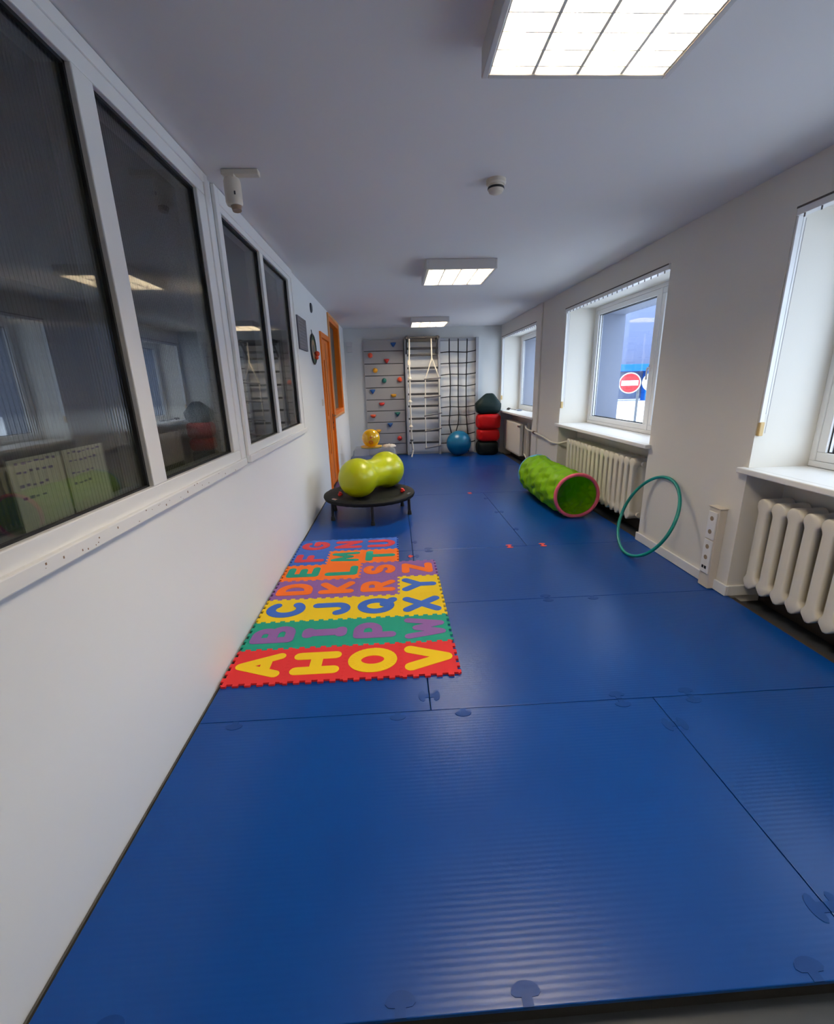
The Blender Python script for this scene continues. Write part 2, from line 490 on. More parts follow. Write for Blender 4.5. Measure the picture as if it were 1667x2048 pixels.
# orange framed window high on the left wall beyond the door
t = thing('window_3', 'tall orange framed window in the left wall beyond the door', 'window', (XL, 7.47, .94), kind='structure')
f = MB()
f.box(XL - .09, XL + .015, 6.87, 6.95, .94, 2.36); f.box(XL - .09, XL + .015, 8.0, 8.08, .94, 2.36)
f.box(XL - .09, XL + .015, 6.95, 8.0, .94, 1.01); f.box(XL - .09, XL + .015, 6.95, 8.0, 2.29, 2.36)
f.build('frame', ORANGE, t, bevel=.004)
c = MB()
c.box(XL + .001, XL + .022, 6.835, 6.885, .91, 2.39); c.box(XL + .001, XL + .022, 8.065, 8.11, .91, 2.39)
c.box(XL + .001, XL + .022, 6.885, 8.065, .91, .95); c.box(XL + .001, XL + .022, 6.885, 8.065, 2.35, 2.39)
c.build('casing', ORANGE_L, t, bevel=.003)
MB().box(XL - .075, XL - .068, 6.945, 8.005, 1.005, 2.295).build('pane', GLASS_DULL, t)

# orange door
t = thing('door_1', 'orange wooden door with narrow dark glass in the left wall', 'door', (XL, 6.4, ZF), kind='structure')
f = MB()
f.box(XL - .09, XL + .022, 6.0, 6.075, ZF, 1.985); f.box(XL - .09, XL + .022, 6.725, 6.80, ZF, 1.985)
f.box(XL - .09, XL + .022, 6.0, 6.80, 1.985, 2.05)
f.build('frame', ORANGE, t, bevel=.003)
l = MB()
l.box(XL - .045, XL - .003, 6.08, 6.13, 0.0, 1.98); l.box(XL - .045, XL - .003, 6.34, 6.72, 0.0, 1.98)
l.box(XL - .045, XL - .003, 6.13, 6.34, 1.72, 1.98); l.box(XL - .045, XL - .003, 6.13, 6.34, 0.0, .45); l.box(XL - .045, XL - .003, 6.13, 6.34, .93, .98)
l.build('leaf', ORANGE, t, bevel=.003)
MB().box(XL - .03, XL - .02, 6.12, 6.35, .44, 1.73).build('glass_strip', GLASS_DK, t)
MB().box(XL - .0028, XL - .001, 6.45, 6.468, .06, 1.94).build('groove', ORANGE_D, t)
h = MB(); h.cyl((XL - .003, 6.66, .965), (XL + .045, 6.66, .965), .010, seg=12); h.tube([(XL + .04, 6.66, .965), (XL + .045, 6.62, .966), (XL + .043, 6.53, .962)], .009, 10)
h.build('door_handle', CHROME, t, smooth=True)
lk = MB().box(XL - .003, XL + .004, 6.638, 6.682, .75, .99).build('lock_plate', mat('brown_lock_plate', C3(150, 70, 20), .4), t, bevel=.002)
MB().cyl((XL + .003, 6.66, .86), (XL + .010, 6.66, .86), .013, seg=14).cyl((XL + .003, 6.66, .79), (XL + .009, 6.66, .79), .011, seg=14).build('keyhole', mat('dark_keyhole', C3(60, 24, 10), .4), lk, smooth=True)


# ------------------------------------------------------------------ outer windows on the right
def outer_window(name, y0, y1, mull, label):
    t = thing(name, label, 'window', (2.5, (y0 + y1) / 2, .82), kind='structure')
    f = MB(); x0, x1 = 2.475, 2.545; zb, zt = .846, 2.20
    f.box(x0, x1, y0, y1, zb, zb + .035); f.box(x0, x1, y0, y1, zt - .035, zt)
    f.box(x0, x1, y0, y0 + .035, zb + .035, zt - .035); f.box(x0, x1, y1 - .035, y1, zb + .035, zt - .035)
    f.box(x0, x1, mull - .02, mull + .02, zb + .035, zt - .035)
    f.build('frame', PVC, t, bevel=.004)
    for a, b, hs in ((y0 + .035, mull - .02, 1), (mull + .02, y1 - .035, 0)):
        s = MB(); xs0, xs1 = 2.480, 2.538; w = .052
        z0, z1 = zb + .036, zt - .036
        s.box(xs0, xs1, a, b, z0, z0 + w); s.box(xs0, xs1, a, b, z1 - w, z1)
        s.box(xs0, xs1, a, a + w, z0 + w, z1 - w); s.box(xs0, xs1, b - w, b, z0 + w, z1 - w)
        so = s.build('sash', PVC, t, bevel=.005)
        g = MB(); k = .006
        for xx in (2.496, 2.526):
            g.box(xx, xx + .004, a + w, b - w, z0 + w, z0 + w + k); g.box(xx, xx + .004, a + w, b - w, z1 - w - k, z1 - w)
            g.box(xx, xx + .004, a + w, a + w + k, z0 + w, z1 - w); g.box(xx, xx + .004, b - w - k, b - w, z0 + w, z1 - w)
        g.build('gasket', GASKET, so)
        MB().box(2.508, 2.513, a + w - .004, b - w + .004, z0 + w - .004, z1 - w + .004).build('pane', GLASS_OUT, so)
        if not hs:
            hd = MB(); ya = a + w * .5
            hd.box(2.470, 2.481, ya - .014, ya + .014, 1.44, 1.50)
            hd.tube([(2.475, ya, 1.47), (2.455, ya, 1.47), (2.450, ya, 1.46), (2.450, ya, 1.36)], .009, 10)
            hd.build('handle', PVC, so, smooth=True)
    # sill board with a rounded nose past both jambs
    sl = MB()
    sl.box(2.06, 2.11, y0 - .035, y1 + .035, .812, .846); sl.box(2.11, 2.475, y0, y1, .812, .846)
    sl.build('sill', SILLW, t, bevel=.006)
    return t


outer_window('window_4', *WINS[0], 1.15, 'nearest deep white window at the right edge of the photo')
outer_window('window_5', *WINS[1], 4.29, 'middle white window showing the no entry sign outside')
outer_window('window_6', *WINS[2], 7.44, 'far white window above the panel radiator')


# ------------------------------------------------------------------ outside
struct('ground', MB().box(2.9, 70, -20, 70, -.45, -.35), PAVE, 'pale paving outside the windows', 'ground')
fa = MB().box(3, 60, 38, 39, -.35, 13)
fa.box(58, 59, -20, 38, -.35, 9)
struct('wall_outside', fa, FAC, 'grey blue building facade across the yard outside', 'wall')
t = thing('canopy', 'bright blue framed shop front seen through the middle window', 'canopy', (18.5, 34.5, -.35))
MB().box(16.6, 24.2, 34.0, 35.6, 1.87, 2.38).build('fascia', SKYBLUE, t, bevel=.03)
for x in (16.65, 23.6):
    MB().box(x, x + .5, 34.1, 35.2, -.35, 1.87).build('post', SKYBLUE, t, bevel=.02)
MB().box(19.6, 20.2, 34.6, 35.2, -.35, 1.87).build('post', SKYBLUE, t, bevel=.02)
MB().box(17.15, 23.6, 35.2, 35.5, -.1, 1.87).build('shopfront', SHOP, t)
# no entry sign on a pole
t = thing('no_entry_sign', 'round red no entry sign with white bar on a pole outside', 'sign', (7.15, 13.05, -.35))
n = Vector((-6.88, -13, .14)).normalized()
sc = Vector((6.88, 13.0, 1.24)); R_ = .295
MB().lathe([(0, 0), (R_, 0), (R_, .02), (0, .02)], sc - n * .02, n, 40).build('rim', SIGNW, t, smooth=True)
MB().lathe([(0, 0), (R_ * .9, 0), (R_ * .9, .004), (0, .004)], sc + n * .001, n, 40).build('disc', SIGNR, t, smooth=True)
sd = n.cross(Vector((0, 0, 1))).normalized(); su = sd.cross(n)
MB().obox(sc + n * .008, sd * .225, su * .072, n * .003).build('bar', SIGNW, t)
pc = Vector((7.16, 13.02, 0))
pm = MB(); pm.cyl((pc.x, pc.y, -.35), (pc.x, pc.y, 1.30), .035, seg=12)
pm.tube([(pc.x, pc.y, 1.24), tuple(sc - n * .03)], .018, 8)
pm.build('pole', POLE, t, smooth=True)
t = thing('round_sign', 'edge of a round white sign behind the mullion outside', 'sign', (7.75, 13.3, -.35))
MB().lathe([(0, 0), (.28, 0), (.28, .02), (0, .02)], Vector((7.72, 13.28, 1.25)), n, 32).build('disc', SIGNW, t, smooth=True)
MB().cyl((7.84, 13.4, -.35), (7.84, 13.4, 1.6), .03, seg=10).build('pole', POLE, t, smooth=True)


# ------------------------------------------------------------------ blinds over the outer windows
def blind(y0, y1, label, hooks=True):
    t = thing('window_blind', label, 'blind', (2.12, (y0 + y1) / 2, 1.06), 'drawn back blinds above the right wall windows')
    r = MB(); r.box(2.100, 2.150, y0 + .012, y1 - .012, 2.158, 2.197)
    r.build('head_rail', PVC, t, bevel=.003)
    MB().box(2.097, 2.100, y0 + .012, y1 - .012, 2.190, 2.199).build('rail_groove', mat('blind_line', C3(92, 84, 80), .7), t)
    if hooks:
        m = mat('hook_grey', C3(84, 80, 82), .6); n_ = 22
        hm = MB(); hm.box(2.104, 2.110, -.006, .006, 2.132, 2.158)
        first = None
        for k in range(n_):
            yy = y0 + .06 + (y1 - y0 - .12) * k / (n_ - 1)
            if first is None:
                first = MB().box(2.101, 2.106, yy - .0025, yy + .0025, 2.140, 2.158).build('hook', m, t); yf = yy
            else:
                h = first.copy(); COL.objects.link(h); h.parent = t; h.location = (0, yy - yf, 0)
    s = MB(); yy = y1
    s.box(2.113, 2.140, yy - .014, yy - .003, 1.10, 2.158); s.box(2.144, 2.154, yy - .012, yy - .004, 1.16, 2.158)
    s.build('guide_strip', PVC, t, bevel=.002)
    MB().tube([(2.158, yy - .012, 2.15), (2.158, yy - .012, 1.05)], .0016, 6).build('cord', mat('cord_grey', C3(170, 170, 176), .7), t)
    MB().box(2.112, 2.140, yy - .024, yy - .002, 1.035, 1.115).build('cord_weight', TAN, t, bevel=.005)
    return t


blind(*WINS[0], 'blind rail with tan cord weight at the nearest window')
blind(*WINS[1], 'blind rail with a row of small hooks at the middle window')
blind(*WINS[2], 'blind rail with thin hooks above the far window')


# ------------------------------------------------------------------ ceiling lights
def ceiling_light(y0, label):
    xa, xb = .325, .945; y1 = y0 + .665; zb, zt = 2.328, ZC
    t = thing('ceiling_light', label, 'lamp', ((xa + xb) / 2, (y0 + y1) / 2, zb), 'square fluorescent ceiling lamps')
    h = MB(); w = .020
    h.box(xa, xa + w, y0, y1, zb, zt - .001); h.box(xb - w, xb, y0, y1, zb, zt - .001)
    h.box(xa + w, xb - w, y0, y0 + w, zb, zt - .001); h.box(xa + w, xb - w, y1 - w, y1, zb, zt - .001)
    h.box(xa + w, xb - w, y0 + w, y1 - w, zt - .010, zt - .001)
    h.build('housing', LAMPW, t, bevel=.003)
    n = 4; cw = (xb - xa - 2 * w) / n
    lv = MB()
    for i in range(n + 1):                     # long V shaped reflectors
        x = xa + w + cw * i
        lo = .005; hi = .022
        poly = [(-hi, .058), (hi, .058), (lo, 0), (-lo, 0)]
        if i == 0: poly = [(0, .058), (hi, .058), (lo, 0), (0, 0)]
        if i == n: poly = [(-hi, .058), (0, .058), (0, 0), (-lo, 0)]
        lv.prism(poly, y0 + w, y1 - w, lambda a, b, z, x=x: (x + a, z, zb + .004 + b))
    lv.build('reflector', LOUV, t)
    for i in range(n):
        x = xa + w + cw * (i + .5)
        MB().cyl((x, y0 + w + .012, zb + .052), (x, y1 - w - .012, zb + .052), .017, seg=10).build('fluorescent_tube', TUBE, t, smooth=True)
    first = None
    for j in range(9):                         # cross blades
        y = y0 + w + (y1 - y0 - 2 * w) * (j + .5) / 9
        if first is None:
            first = MB().box(xa + w, xb - w, y - .0018, y + .0018, zb + .004, zb + .032).build('louvre_blade', LOUV, t); yf = y
        else:
            b = first.copy(); COL.objects.link(b); b.parent = t; b.location = (0, y - yf, 0)
    return t


ceiling_light(1.09, 'nearest square ceiling lamp cut by the top of the photo')
ceiling_light(4.225, 'middle square ceiling lamp with white louvre')
ceiling_light(7.635, 'farthest square ceiling lamp in front of the climbing frames')
ceiling_light(-2.05, 'square ceiling lamp behind the camera')

# smoke detector
t = thing('smoke_detector', 'round cream smoke detector on the ceiling between the lamps', 'smoke detector', (.588, 2.71, 2.34))
MB().lathe([(0, 0), (.052, 0), (.052, -.018), (.046, -.024), (0, -.024)], (.588, 2.71, ZC), seg=36).build('base', CREAMP, t, smooth=True)
MB().lathe([(0, -.024), (.040, -.024), (.044, -.040), (.036, -.058), (.018, -.066), (0, -.067)], (.588, 2.71, ZC), seg=36).build('head', CREAMP, t, smooth=True)
MB().lathe([(.0425, -.034), (.0442, -.037), (.0442, -.043), (.0400, -.046)], (.588, 2.71, ZC), seg=36).build('slot_ring', SMOKED, t, smooth=True)

# motion sensor at the top of the left wall
t = thing('motion_sensor', 'cream motion sensor hanging from a ceiling bracket above the glazed panels', 'sensor', (-.76, 2.58, 2.20))
q = MB(); q.box(-.80, -.62, 2.56, 2.605, 2.385, ZC - .001); q.box(-.785, -.735, 2.55, 2.615, 2.372, 2.386)
q.build('bracket', CREAMP, t, bevel=.004)
q = MB(); q.lathe([(0, 0), (.036, .004), (.041, .016), (.041, .105), (.036, .12), (0, .122)], (-.757, 2.585, 2.255), seg=28)
q.build('body', CREAMP, t, smooth=True)
MB().box(-.742, -.735, 2.5440, 2.5470, 2.295, 2.310).build('slot', DARK, t)
MB().cyl((-.747, 2.58, 2.236), (-.750, 2.583, 2.258), .022, .026, 18).build('lens', mat('tan_lens', C3(150, 128, 108), .4), t, smooth=True)


# ------------------------------------------------------------------ blue mats
def mushroom(cx, cy, dx, dy, s=1.0):
    """outline of a mushroom shaped clip; (dx,dy) points from the seam into the mat"""
    pts = []
    for a in range(0, 181, 15):
        pts.append((.031 * math.cos(math.radians(a)), .022 + .020 * math.sin(math.radians(a))))
    pts += [(-.024, .016), (-.011, .015), (-.011, 0), (.011, 0), (.011, .015), (.024, .016)]
    px, py = dy, -dx
    return [(cx + s * (a * px + b * dx), cy + s * (a * py + b * dy)) for a, b in pts]


def gym_mat(x0, x1, y0, y1, label, clips=()):
    g = .0016
    t = thing('gym_mat', label, 'mat', ((x0 + x1) / 2, (y0 + y1) / 2, ZF), 'blue mats covering the floor')
    MB().box(x0 + g, x1 - g, y0 + g, y1 - g, -.012, 0).build('cover', BLUE, t, bevel=.0022)
    MB().box(x0 + .004, x1 - .004, y0 + .004, y1 - .004, ZF + .0005, -.0125).build('foam_core', FOAMBLACK, t)
    for (cx, cy, dx, dy) in clips:
        p = mushroom(cx, cy, dx, dy, 1.15)
        sgn = 1 if sum(p[i][0] * p[(i + 1) % len(p)][1] - p[(i + 1) % len(p)][0] * p[i][1] for i in range(len(p))) > 0 else -1
        if sgn < 0: p = p[::-1]
        MB().prism(p, -.006, .0016).build('clip_tab', CLIPBLUE, t)
    return t


X0, X1, X2, X3 = -.8915, .109, 1.109, 2.125
Y = [.634, 1.607, 2.579, 3.543, 5.49, 7.40, 8.945]
gym_mat(X0, X2, Y[0], Y[1], 'big blue ribbed mat nearest the camera with dark clips on its front edge',
        [(-.04, Y[0] + .002, 0, 1), (.255, Y[0] + .002, 0, 1), (.95, Y[0] + .002, 0, 1), (-.70, Y[0] + .002, 0, 1),
         (-.734, Y[1] - .002, 0, -1), (-.037, Y[1] - .002, 0, -1), (.248, Y[1] - .002, 0, -1), (.958, Y[1] - .002, 0, -1),
         (X2 - .002, 1.444, -1, 0), (X2 - .002, .78, -1, 0)])
gym_mat(X2, X3, Y[0], Y[1], 'blue mat in the bottom right corner beside the nearest radiator', [(1.28, Y[1] - .002, 0, -1), (X2 + .002, 1.444, 1, 0), (X2 + .002, .78, 1, 0)])
gym_mat(X0, X1, Y[1], Y[3], 'long blue mat lying under the alphabet tiles', [(X1 - .002, 1.70, -1, 0), (X1 - .002, 3.41, -1, 0)])
gym_mat(X1, X3, Y[1], Y[2], 'wide blue mat right of the red alphabet tiles',
        [(X1 + .002, 1.70, 1, 0), (.958, Y[1] + .002, 0, 1), (1.28, Y[1] + .002, 0, 1), (.957, Y[2] - .002, 0, -1), (1.256, Y[2] - .002, 0, -1)])
gym_mat(X1, X3, Y[2], Y[3], 'wide blue mat in front of the hula hoop', [(X1 + .002, 3.41, 1, 0), (.248, Y[3] - .002, 0, -1), (.957, Y[2] + .002, 0, 1)])
gym_mat(X0, X1, Y[3], Y[4], 'long blue mat under the trampoline', [])
gym_mat(X1, X2, Y[3], Y[4], 'long blue mat between the trampoline and the play tunnel', [(.248, Y[3] + .002, 0, 1), (X1 + .002, 3.75, 1, 0), (X2 - .002, 4.6, -1, 0), (X2 - .002, 5.2, -1, 0)])
gym_mat(X2, X3, Y[3], Y[4], 'long blue mat under the play tunnel', [(X2 + .002, 4.0, 1, 0), (X2 + .002, 4.6, 1, 0)])
gym_mat(X0, X1, Y[4], Y[5], 'blue mat beside the orange door', [])
gym_mat(X1, X3, Y[4], Y[5], 'blue mat beyond the play tunnel in the middle of the room', [])
gym_mat(X0, X3, Y[5], Y[6], 'farthest blue mat at the foot of the climbing frames', [])
for (cx, cy, dx, dy, lb) in ((.955, Y[3], 0, 1, 'red mat clip in the seam at the middle of the room'),
                             (1.248, Y[3], 0, 1, 'red mat clip in the seam nearest the hula hoop'),
                             (.934, Y[4], 0, 1, 'small red mat clip in the far seam left of the tunnel'),
                             (X1, 3.409, -1, 0, 'red mat clip just beyond the letter Z tile')):
    q = MB()
    for sg in (1, -1):
        p = mushroom(cx, cy, dx * sg, dy * sg, .95)
        a = sum(p[i][0] * p[(i + 1) % len(p)][1] - p[(i + 1) % len(p)][0] * p[i][1] for i in range(len(p)))
        if sg < 0 and dx: continue
        q.prism(p if a > 0 else p[::-1], .0010, .0030)
    tag(q.build('mat_clip', CLIPRED), lb, 'clip', 'red clips joining the blue mats')


# ------------------------------------------------------------------ alphabet foam tiles
def arc(cx, cy, rx, ry, a0, a1, n=12):
    return [(cx + rx * math.cos(math.radians(a0 + (a1 - a0) * i / n)), cy + ry * math.sin(math.radians(a0 + (a1 - a0) * i / n))) for i in range(n + 1)]


L_ = {
    'A': [[(.14, .1), (.5, .9), (.86, .1)], [(.28, .36), (.72, .36)]],
    'B': [[(.22, .1), (.22, .9)], [(.22, .9), (.5, .9)] + arc(.5, .705, .2, .195, 90, -90) + [(.22, .51)], [(.5, .51)] + arc(.54, .305, .24, .205, 90, -90) + [(.22, .1)]],
    'C': [arc(.54, .5, .36, .4, 45, 315, 24)],
    'D': [[(.22, .1), (.22, .9), (.42, .9)] + arc(.42, .5, .38, .4, 90, -90, 18) + [(.22, .1)]],
    'E': [[(.8, .9), (.24, .9), (.24, .1), (.8, .1)], [(.24, .5), (.7, .5)]],
    'F': [[(.8, .9), (.24, .9), (.24, .1)], [(.24, .5), (.68, .5)]],
    'G': [arc(.5, .5, .36, .4, 48, 330, 24) + [(.84, .46), (.56, .46)]],
    'H': [[(.2, .1), (.2, .9)], [(.8, .1), (.8, .9)], [(.2, .5), (.8, .5)]],
    'I': [[(.5, .1), (.5, .9)], [(.42, .1), (.58, .1)], [(.42, .9), (.58, .9)]],
    'J': [[(.68, .9), (.68, .36)] + arc(.43, .36, .25, .26, 0, -170, 14)],
    'K': [[(.22, .1), (.22, .9)], [(.8, .9), (.28, .48), (.82, .1)]],
    'L': [[(.26, .9), (.26, .1), (.8, .1)]],
    'M': [[(.12, .1), (.2, .9), (.5, .3), (.8, .9), (.88, .1)]],
    'N': [[(.2, .1), (.2, .9), (.8, .1), (.8, .9)]],
    'O': [arc(.5, .5, .34, .4, 0, 360, 32)],
    'P': [[(.24, .1), (.24, .9), (.5, .9)] + arc(.5, .67, .26, .23, 90, -90) + [(.24, .44)]],
    'Q': [arc(.5, .52, .34, .38, 0, 360, 32), [(.58, .3), (.86, .06)]],
    'R': [[(.22, .1), (.22, .9), (.5, .9)] + arc(.5, .69, .25, .21, 90, -90) + [(.22, .48)], [(.5, .46), (.8, .1)]],
    'S': [arc(.5, .7, .27, .2, 35, 270, 16) + arc(.5, .3, .28, .2, 90, -145, 16)],
    'T': [[(.12, .9), (.88, .9)], [(.5, .9), (.5, .1)]],
    'U': [[(.2, .9), (.2, .4)] + arc(.5, .4, .3, .3, 180, 360, 16) + [(.8, .9)]],
    'V': [[(.14, .9), (.5, .1), (.86, .9)]],
    'W': [[(.08, .9), (.28, .1), (.5, .7), (.72, .1), (.92, .9)]],
    'X': [[(.16, .1), (.84, .9)], [(.16, .9), (.84, .1)]],
    'Y': [[(.14, .9), (.5, .5), (.86, .9)], [(.5, .5), (.5, .1)]],
    'Z': [[(.2, .88), (.8, .88), (.2, .12), (.8, .12)]],
}
WID = {'A': .10, 'H': .115, 'O': .125, 'V': .12, 'I': .13, 'W': .095, 'M': .085, 'N': .105, 'E': .105, 'F': .105, 'B': .105, 'R': .105, 'Z': .11, 'T': .11}
TP = .2905; TX0 = -.889; TY0 = 1.838; TH = .011


def tile_mesh(x0, y0, p):
    """core square with ten steps per side; teeth of neighbouring tiles mesh"""
    n = 10; d = .0080; st = p / n; e = .0004; q = MB(); z0 = .0003
    a, b = d, p - d
    q.box(x0 + a, x0 + b, y0 + a, y0 + b, z0, TH)
    for k in range(n):
        lo = max(k * st, a) + (e if k * st > a else 0); hi = min((k + 1) * st, b) - (e if (k + 1) * st < b else 0)
        if k % 2 == 0:                       # teeth outwards on the near and far sides at odd steps
            q.box(x0 + p - d, x0 + p + d - e, y0 + lo, y0 + hi, z0, TH)
            q.box(x0 + lo, x0 + hi, y0 - d + e, y0 + d, z0, TH)
        else:
            q.box(x0 - d + e, x0 + d, y0 + lo, y0 + hi, z0, TH)
            q.box(x0 + lo, x0 + hi, y0 + p - d, y0 + p + d - e, z0, TH)
    # tidy corners
    q.box(x0 + b, x0 + p - e, y0 + e, y0 + a, z0, TH); q.box(x0 + e, x0 + a, y0 + e, y0 + a, z0, TH)
    q.box(x0 + e, x0 + a, y0 + b, y0 + p - e, z0, TH); q.box(x0 + b, x0 + p - e, y0 + b, y0 + p - e, z0, TH)
    return q


def letter_mesh(ch, cx, cy, size, z0, z1):
    """rounded strokes; the letter's top points to -x, it reads towards +y"""
    q = MB(); r = WID.get(ch, .11) * size * 1.17; zz = [z1]

    def up():
        zz[0] += 2e-5
        return zz[0]

    def P(a, b):
        return Vector((cx - (b - .5) * size * 1.02, cy + (a - .5) * size * .90))
    ns = 14
    for st in L_[ch]:
        pts = [P(a, b) for a, b in st]
        for i, p in enumerate(pts):
            if i in (0, len(pts) - 1) or True:
                poly = [(p.x + r * math.cos(2 * PI * k / ns), p.y + r * math.sin(2 * PI * k / ns)) for k in range(ns)]
                q.prism(poly, z0, up())
        for a, b in zip(pts, pts[1:]):
            d = (b - a)
            if d.length < 1e-6: continue
            d.normalize(); nn = Vector((-d.y, d.x)) * r
            poly = [(a - nn), (b - nn), (b + nn), (a + nn)]
            q.prism([(v.x, v.y) for v in poly], z0, up())
    return q


rows = [('A', 'red', 'yellow', 0, 0), ('H', 'red', 'yellow', 1, 0), ('O', 'red', 'yellow', 2, 0), ('V', 'red', 'yellow', 3, 0),
        ('B', 'green', 'purple', 0, 1), ('I', 'green', 'purple', 1, 1), ('P', 'green', 'purple', 2, 1), ('W', 'green', 'purple', 3, 1),
        ('C', 'yellow', 'blue', 0, 2), ('J', 'yellow', 'blue', 1, 2), ('Q', 'yellow', 'blue', 2, 2), ('X', 'yellow', 'blue', 3, 2),
        ('D', 'purple', 'orange', 0, 3), ('K', 'purple', 'orange', 1, 3), ('R', 'purple', 'orange', 2, 3), ('Y', 'yellow', 'blue', 3, 3),
        ('E', 'orange', 'green', 0, 4), ('L', 'orange', 'green', 1, 4), ('S', 'purple', 'orange', 2, 4), ('Z', 'purple', 'orange', 3, 4),
        ('F', 'blue', 'coral', 0, 5), ('M', 'orange', 'green', 1, 5), ('T', 'orange', 'green', 2, 5),
        ('G', 'blue', 'coral', 0, 6), ('N', 'blue', 'coral', 1, 6), ('U', 'blue', 'coral', 2, 6)]
for ch, tc_, lc, i, j in rows:
    x0 = TX0 + i * TP; y0 = TY0 + j * TP
    t = tile_mesh(x0, y0, TP).build('foam_tile', TILE[tc_], base=(x0 + TP / 2, y0 + TP / 2, 0))
    lcn = 'red' if lc == 'coral' else lc
    tag(t, f'{tc_} foam puzzle tile with a {lcn} letter {ch}', 'foam tile', 'alphabet foam tiles on the blue mats')
    letter_mesh(ch, x0 + TP * .5, y0 + TP * .5, TP * .79, TH - .002, TH + .0016).build('letter', TILE[lc], t)


# ------------------------------------------------------------------ trampoline and peanut ball
TC = Vector((-.31, 4.745, 0)); TR = .495
t = thing('mini_trampoline', 'low round black mini trampoline on thin legs under the lime peanut ball', 'trampoline', (TC.x, TC.y, 0))
MB().lathe([(0, .232), (.36, .232), (.36, .238), (0, .238)], TC, seg=64).build('jumping_mat', TRAMPB, t)
sk = MB()
prof = [(.345, .240), (.38, .247), (.43, .252), (.475, .250), (TR, .240), (TR + .004, .225), (TR - .004, .205), (TR - .012, .206), (TR - .012, .226), (.43, .238), (.345, .234), (.345, .240)]
sk.lathe(prof, TC, seg=72)
for i, v in enumerate(sk.v):                  # gathers of the elastic skirt
    a = math.atan2(v[1] - TC.y, v[0] - TC.x); rr = math.hypot(v[0] - TC.x, v[1] - TC.y)
    sk.v[i] = (v[0], v[1], v[2] + .004 * math.sin(a * 32) * (1 if .36 < rr < .49 else .3))
sk.build('skirt', TRAMPB, t, smooth=True)
MB().tube([(TC.x + (TR - .03) * math.cos(a), TC.y + (TR - .03) * math.sin(a), .212) for a in [2 * PI * k / 64 for k in range(64)]], .013, 8, closed=True).build('frame_ring', DARK, t, smooth=True)
for a in (209, 276, 347, 36, 98, 158):
    ca, sa = math.cos(math.radians(a)), math.sin(math.radians(a)); rr = .445
    lg = MB().cyl((TC.x + rr * ca, TC.y + rr * sa, .03), (TC.x + (rr - .005) * ca, TC.y + (rr - .005) * sa, .215), .015, seg=12)
    lo = lg.build('leg', DARK, t, smooth=True)
    MB().lathe([(0, .0008), (.024, .0008), (.022, .02), (.018, .045), (0, .045)], (TC.x + rr * ca, TC.y + rr * sa, 0), seg=14).build('rubber_foot', DARK, lo, smooth=True)
for a, nm in ((222, 0), (338, 1)):
    ca, sa = math.cos(math.radians(a)), math.sin(math.radians(a)); rr = TR - .035
    p = Vector((TC.x + rr * ca, TC.y + rr * sa, .253))
    MB().obox(p, Vector((-sa, ca, 0)) * .034, Vector((ca, sa, 0)) * .013, Vector((0, 0, .004))).build('hinge_latch', CHROME, t)
for (x, y, lb) in ((-.62, 4.60, 'small red plastic toy on the trampoline left of the peanut ball'), (.045, 4.66, 'small red plastic toy on the trampoline right of the peanut ball')):
    c = MB(); c.lathe([(0, 0), (.016, 0), (.020, .012), (.013, .03), (.016, .042), (0, .046)], (x, y, .252), Vector((.25, -.2, 1)), 16)
    c.sphere((x + .022, y - .006, .268), .014, 12, 8)
    tag(c.build('small_toy', TWIG, smooth=True), lb, 'toy', 'small red toys on the trampoline')

A = Vector((-.408, 4.56, .446)); B = Vector((-.122, 4.98, .446)); ax = (B - A).normalized(); D = (B - A).length
RL = .206
prof = []
n1 = 22
ang = 62
for k in range(n1 + 1):
    a = math.radians(180 - (180 - ang) * k / n1)
    prof.append((RL * math.sin(a), RL * math.cos(a)))
r_e, h_e = prof[-1]
sl_e = -math.cos(math.radians(ang)) / math.sin(math.radians(ang))
waist = .158
m_ = 9
slope = -math.tan(math.radians(90 - ang)) if False else -math.cos(math.radians(ang)) / math.sin(math.radians(ang))
hw = D / 2 - h_e
mid = []
for k in range(1, m_ + 1):
    s_ = k / m_
    # cubic from (r_e, slope dr/dh = -cot) to (waist, 0)
    h00 = 2 * s_ ** 3 - 3 * s_ ** 2 + 1; h10 = s_ ** 3 - 2 * s_ ** 2 + s_; h01 = -2 * s_ ** 3 + 3 * s_ ** 2
    drdh = -h_e / r_e
    mid.append((h00 * r_e + h10 * drdh * hw + h01 * waist, h_e + hw * s_))
prof += mid
full = prof + [(r, D - h) for r, h in prof[-2::-1]]
full[0] = (0, -RL); full[-1] = (0, D + RL)
t = MB().lathe(full, A, ax, 56).build('peanut_ball', LIME, smooth=True, angle=0)
tag(t, 'shiny lime green peanut shaped ball lying on the trampoline', 'ball')


# ------------------------------------------------------------------ far corner: tub, yellow ball
t = thing('plastic_tub', 'clear plastic tub turned upside down behind the trampoline', 'tub', (-.36, 7.5, 0))
hx0, hx1, hy0, hy1 = .405, .335, .27, .22
def rr_(hx, hy, r, n=6):
    o = []
    for cx, cy, a0 in ((hx - r, hy - r, 0), (-hx + r, hy - r, 90), (-hx + r, -hy + r, 180), (hx - r, -hy + r, 270)):
        for k in range(n + 1):
            a = math.radians(a0 + 90 * k / n); o.append((cx + r * math.cos(a), cy + r * math.sin(a)))
    return o
lv = [(0.001, hx0 + .02, hy0 + .02), (.02, hx0 + .02, hy0 + .02), (.022, hx0, hy0), (.33, hx1 + .012, hy1 + .012), (.362, hx1 - .012, hy1 - .012), (.368, hx1 - .04, hy1 - .04)]
q = MB(); n = 28; vs_ = []
for z, hx, hy in lv: vs_ += [(-.36 + a, 7.5 + b, z) for a, b in rr_(hx, hy, .06)]
fs = [(i * n + k, i * n + (k + 1) % n, (i + 1) * n + (k + 1) % n, (i + 1) * n + k) for i in range(len(lv) - 1) for k in range(n)]
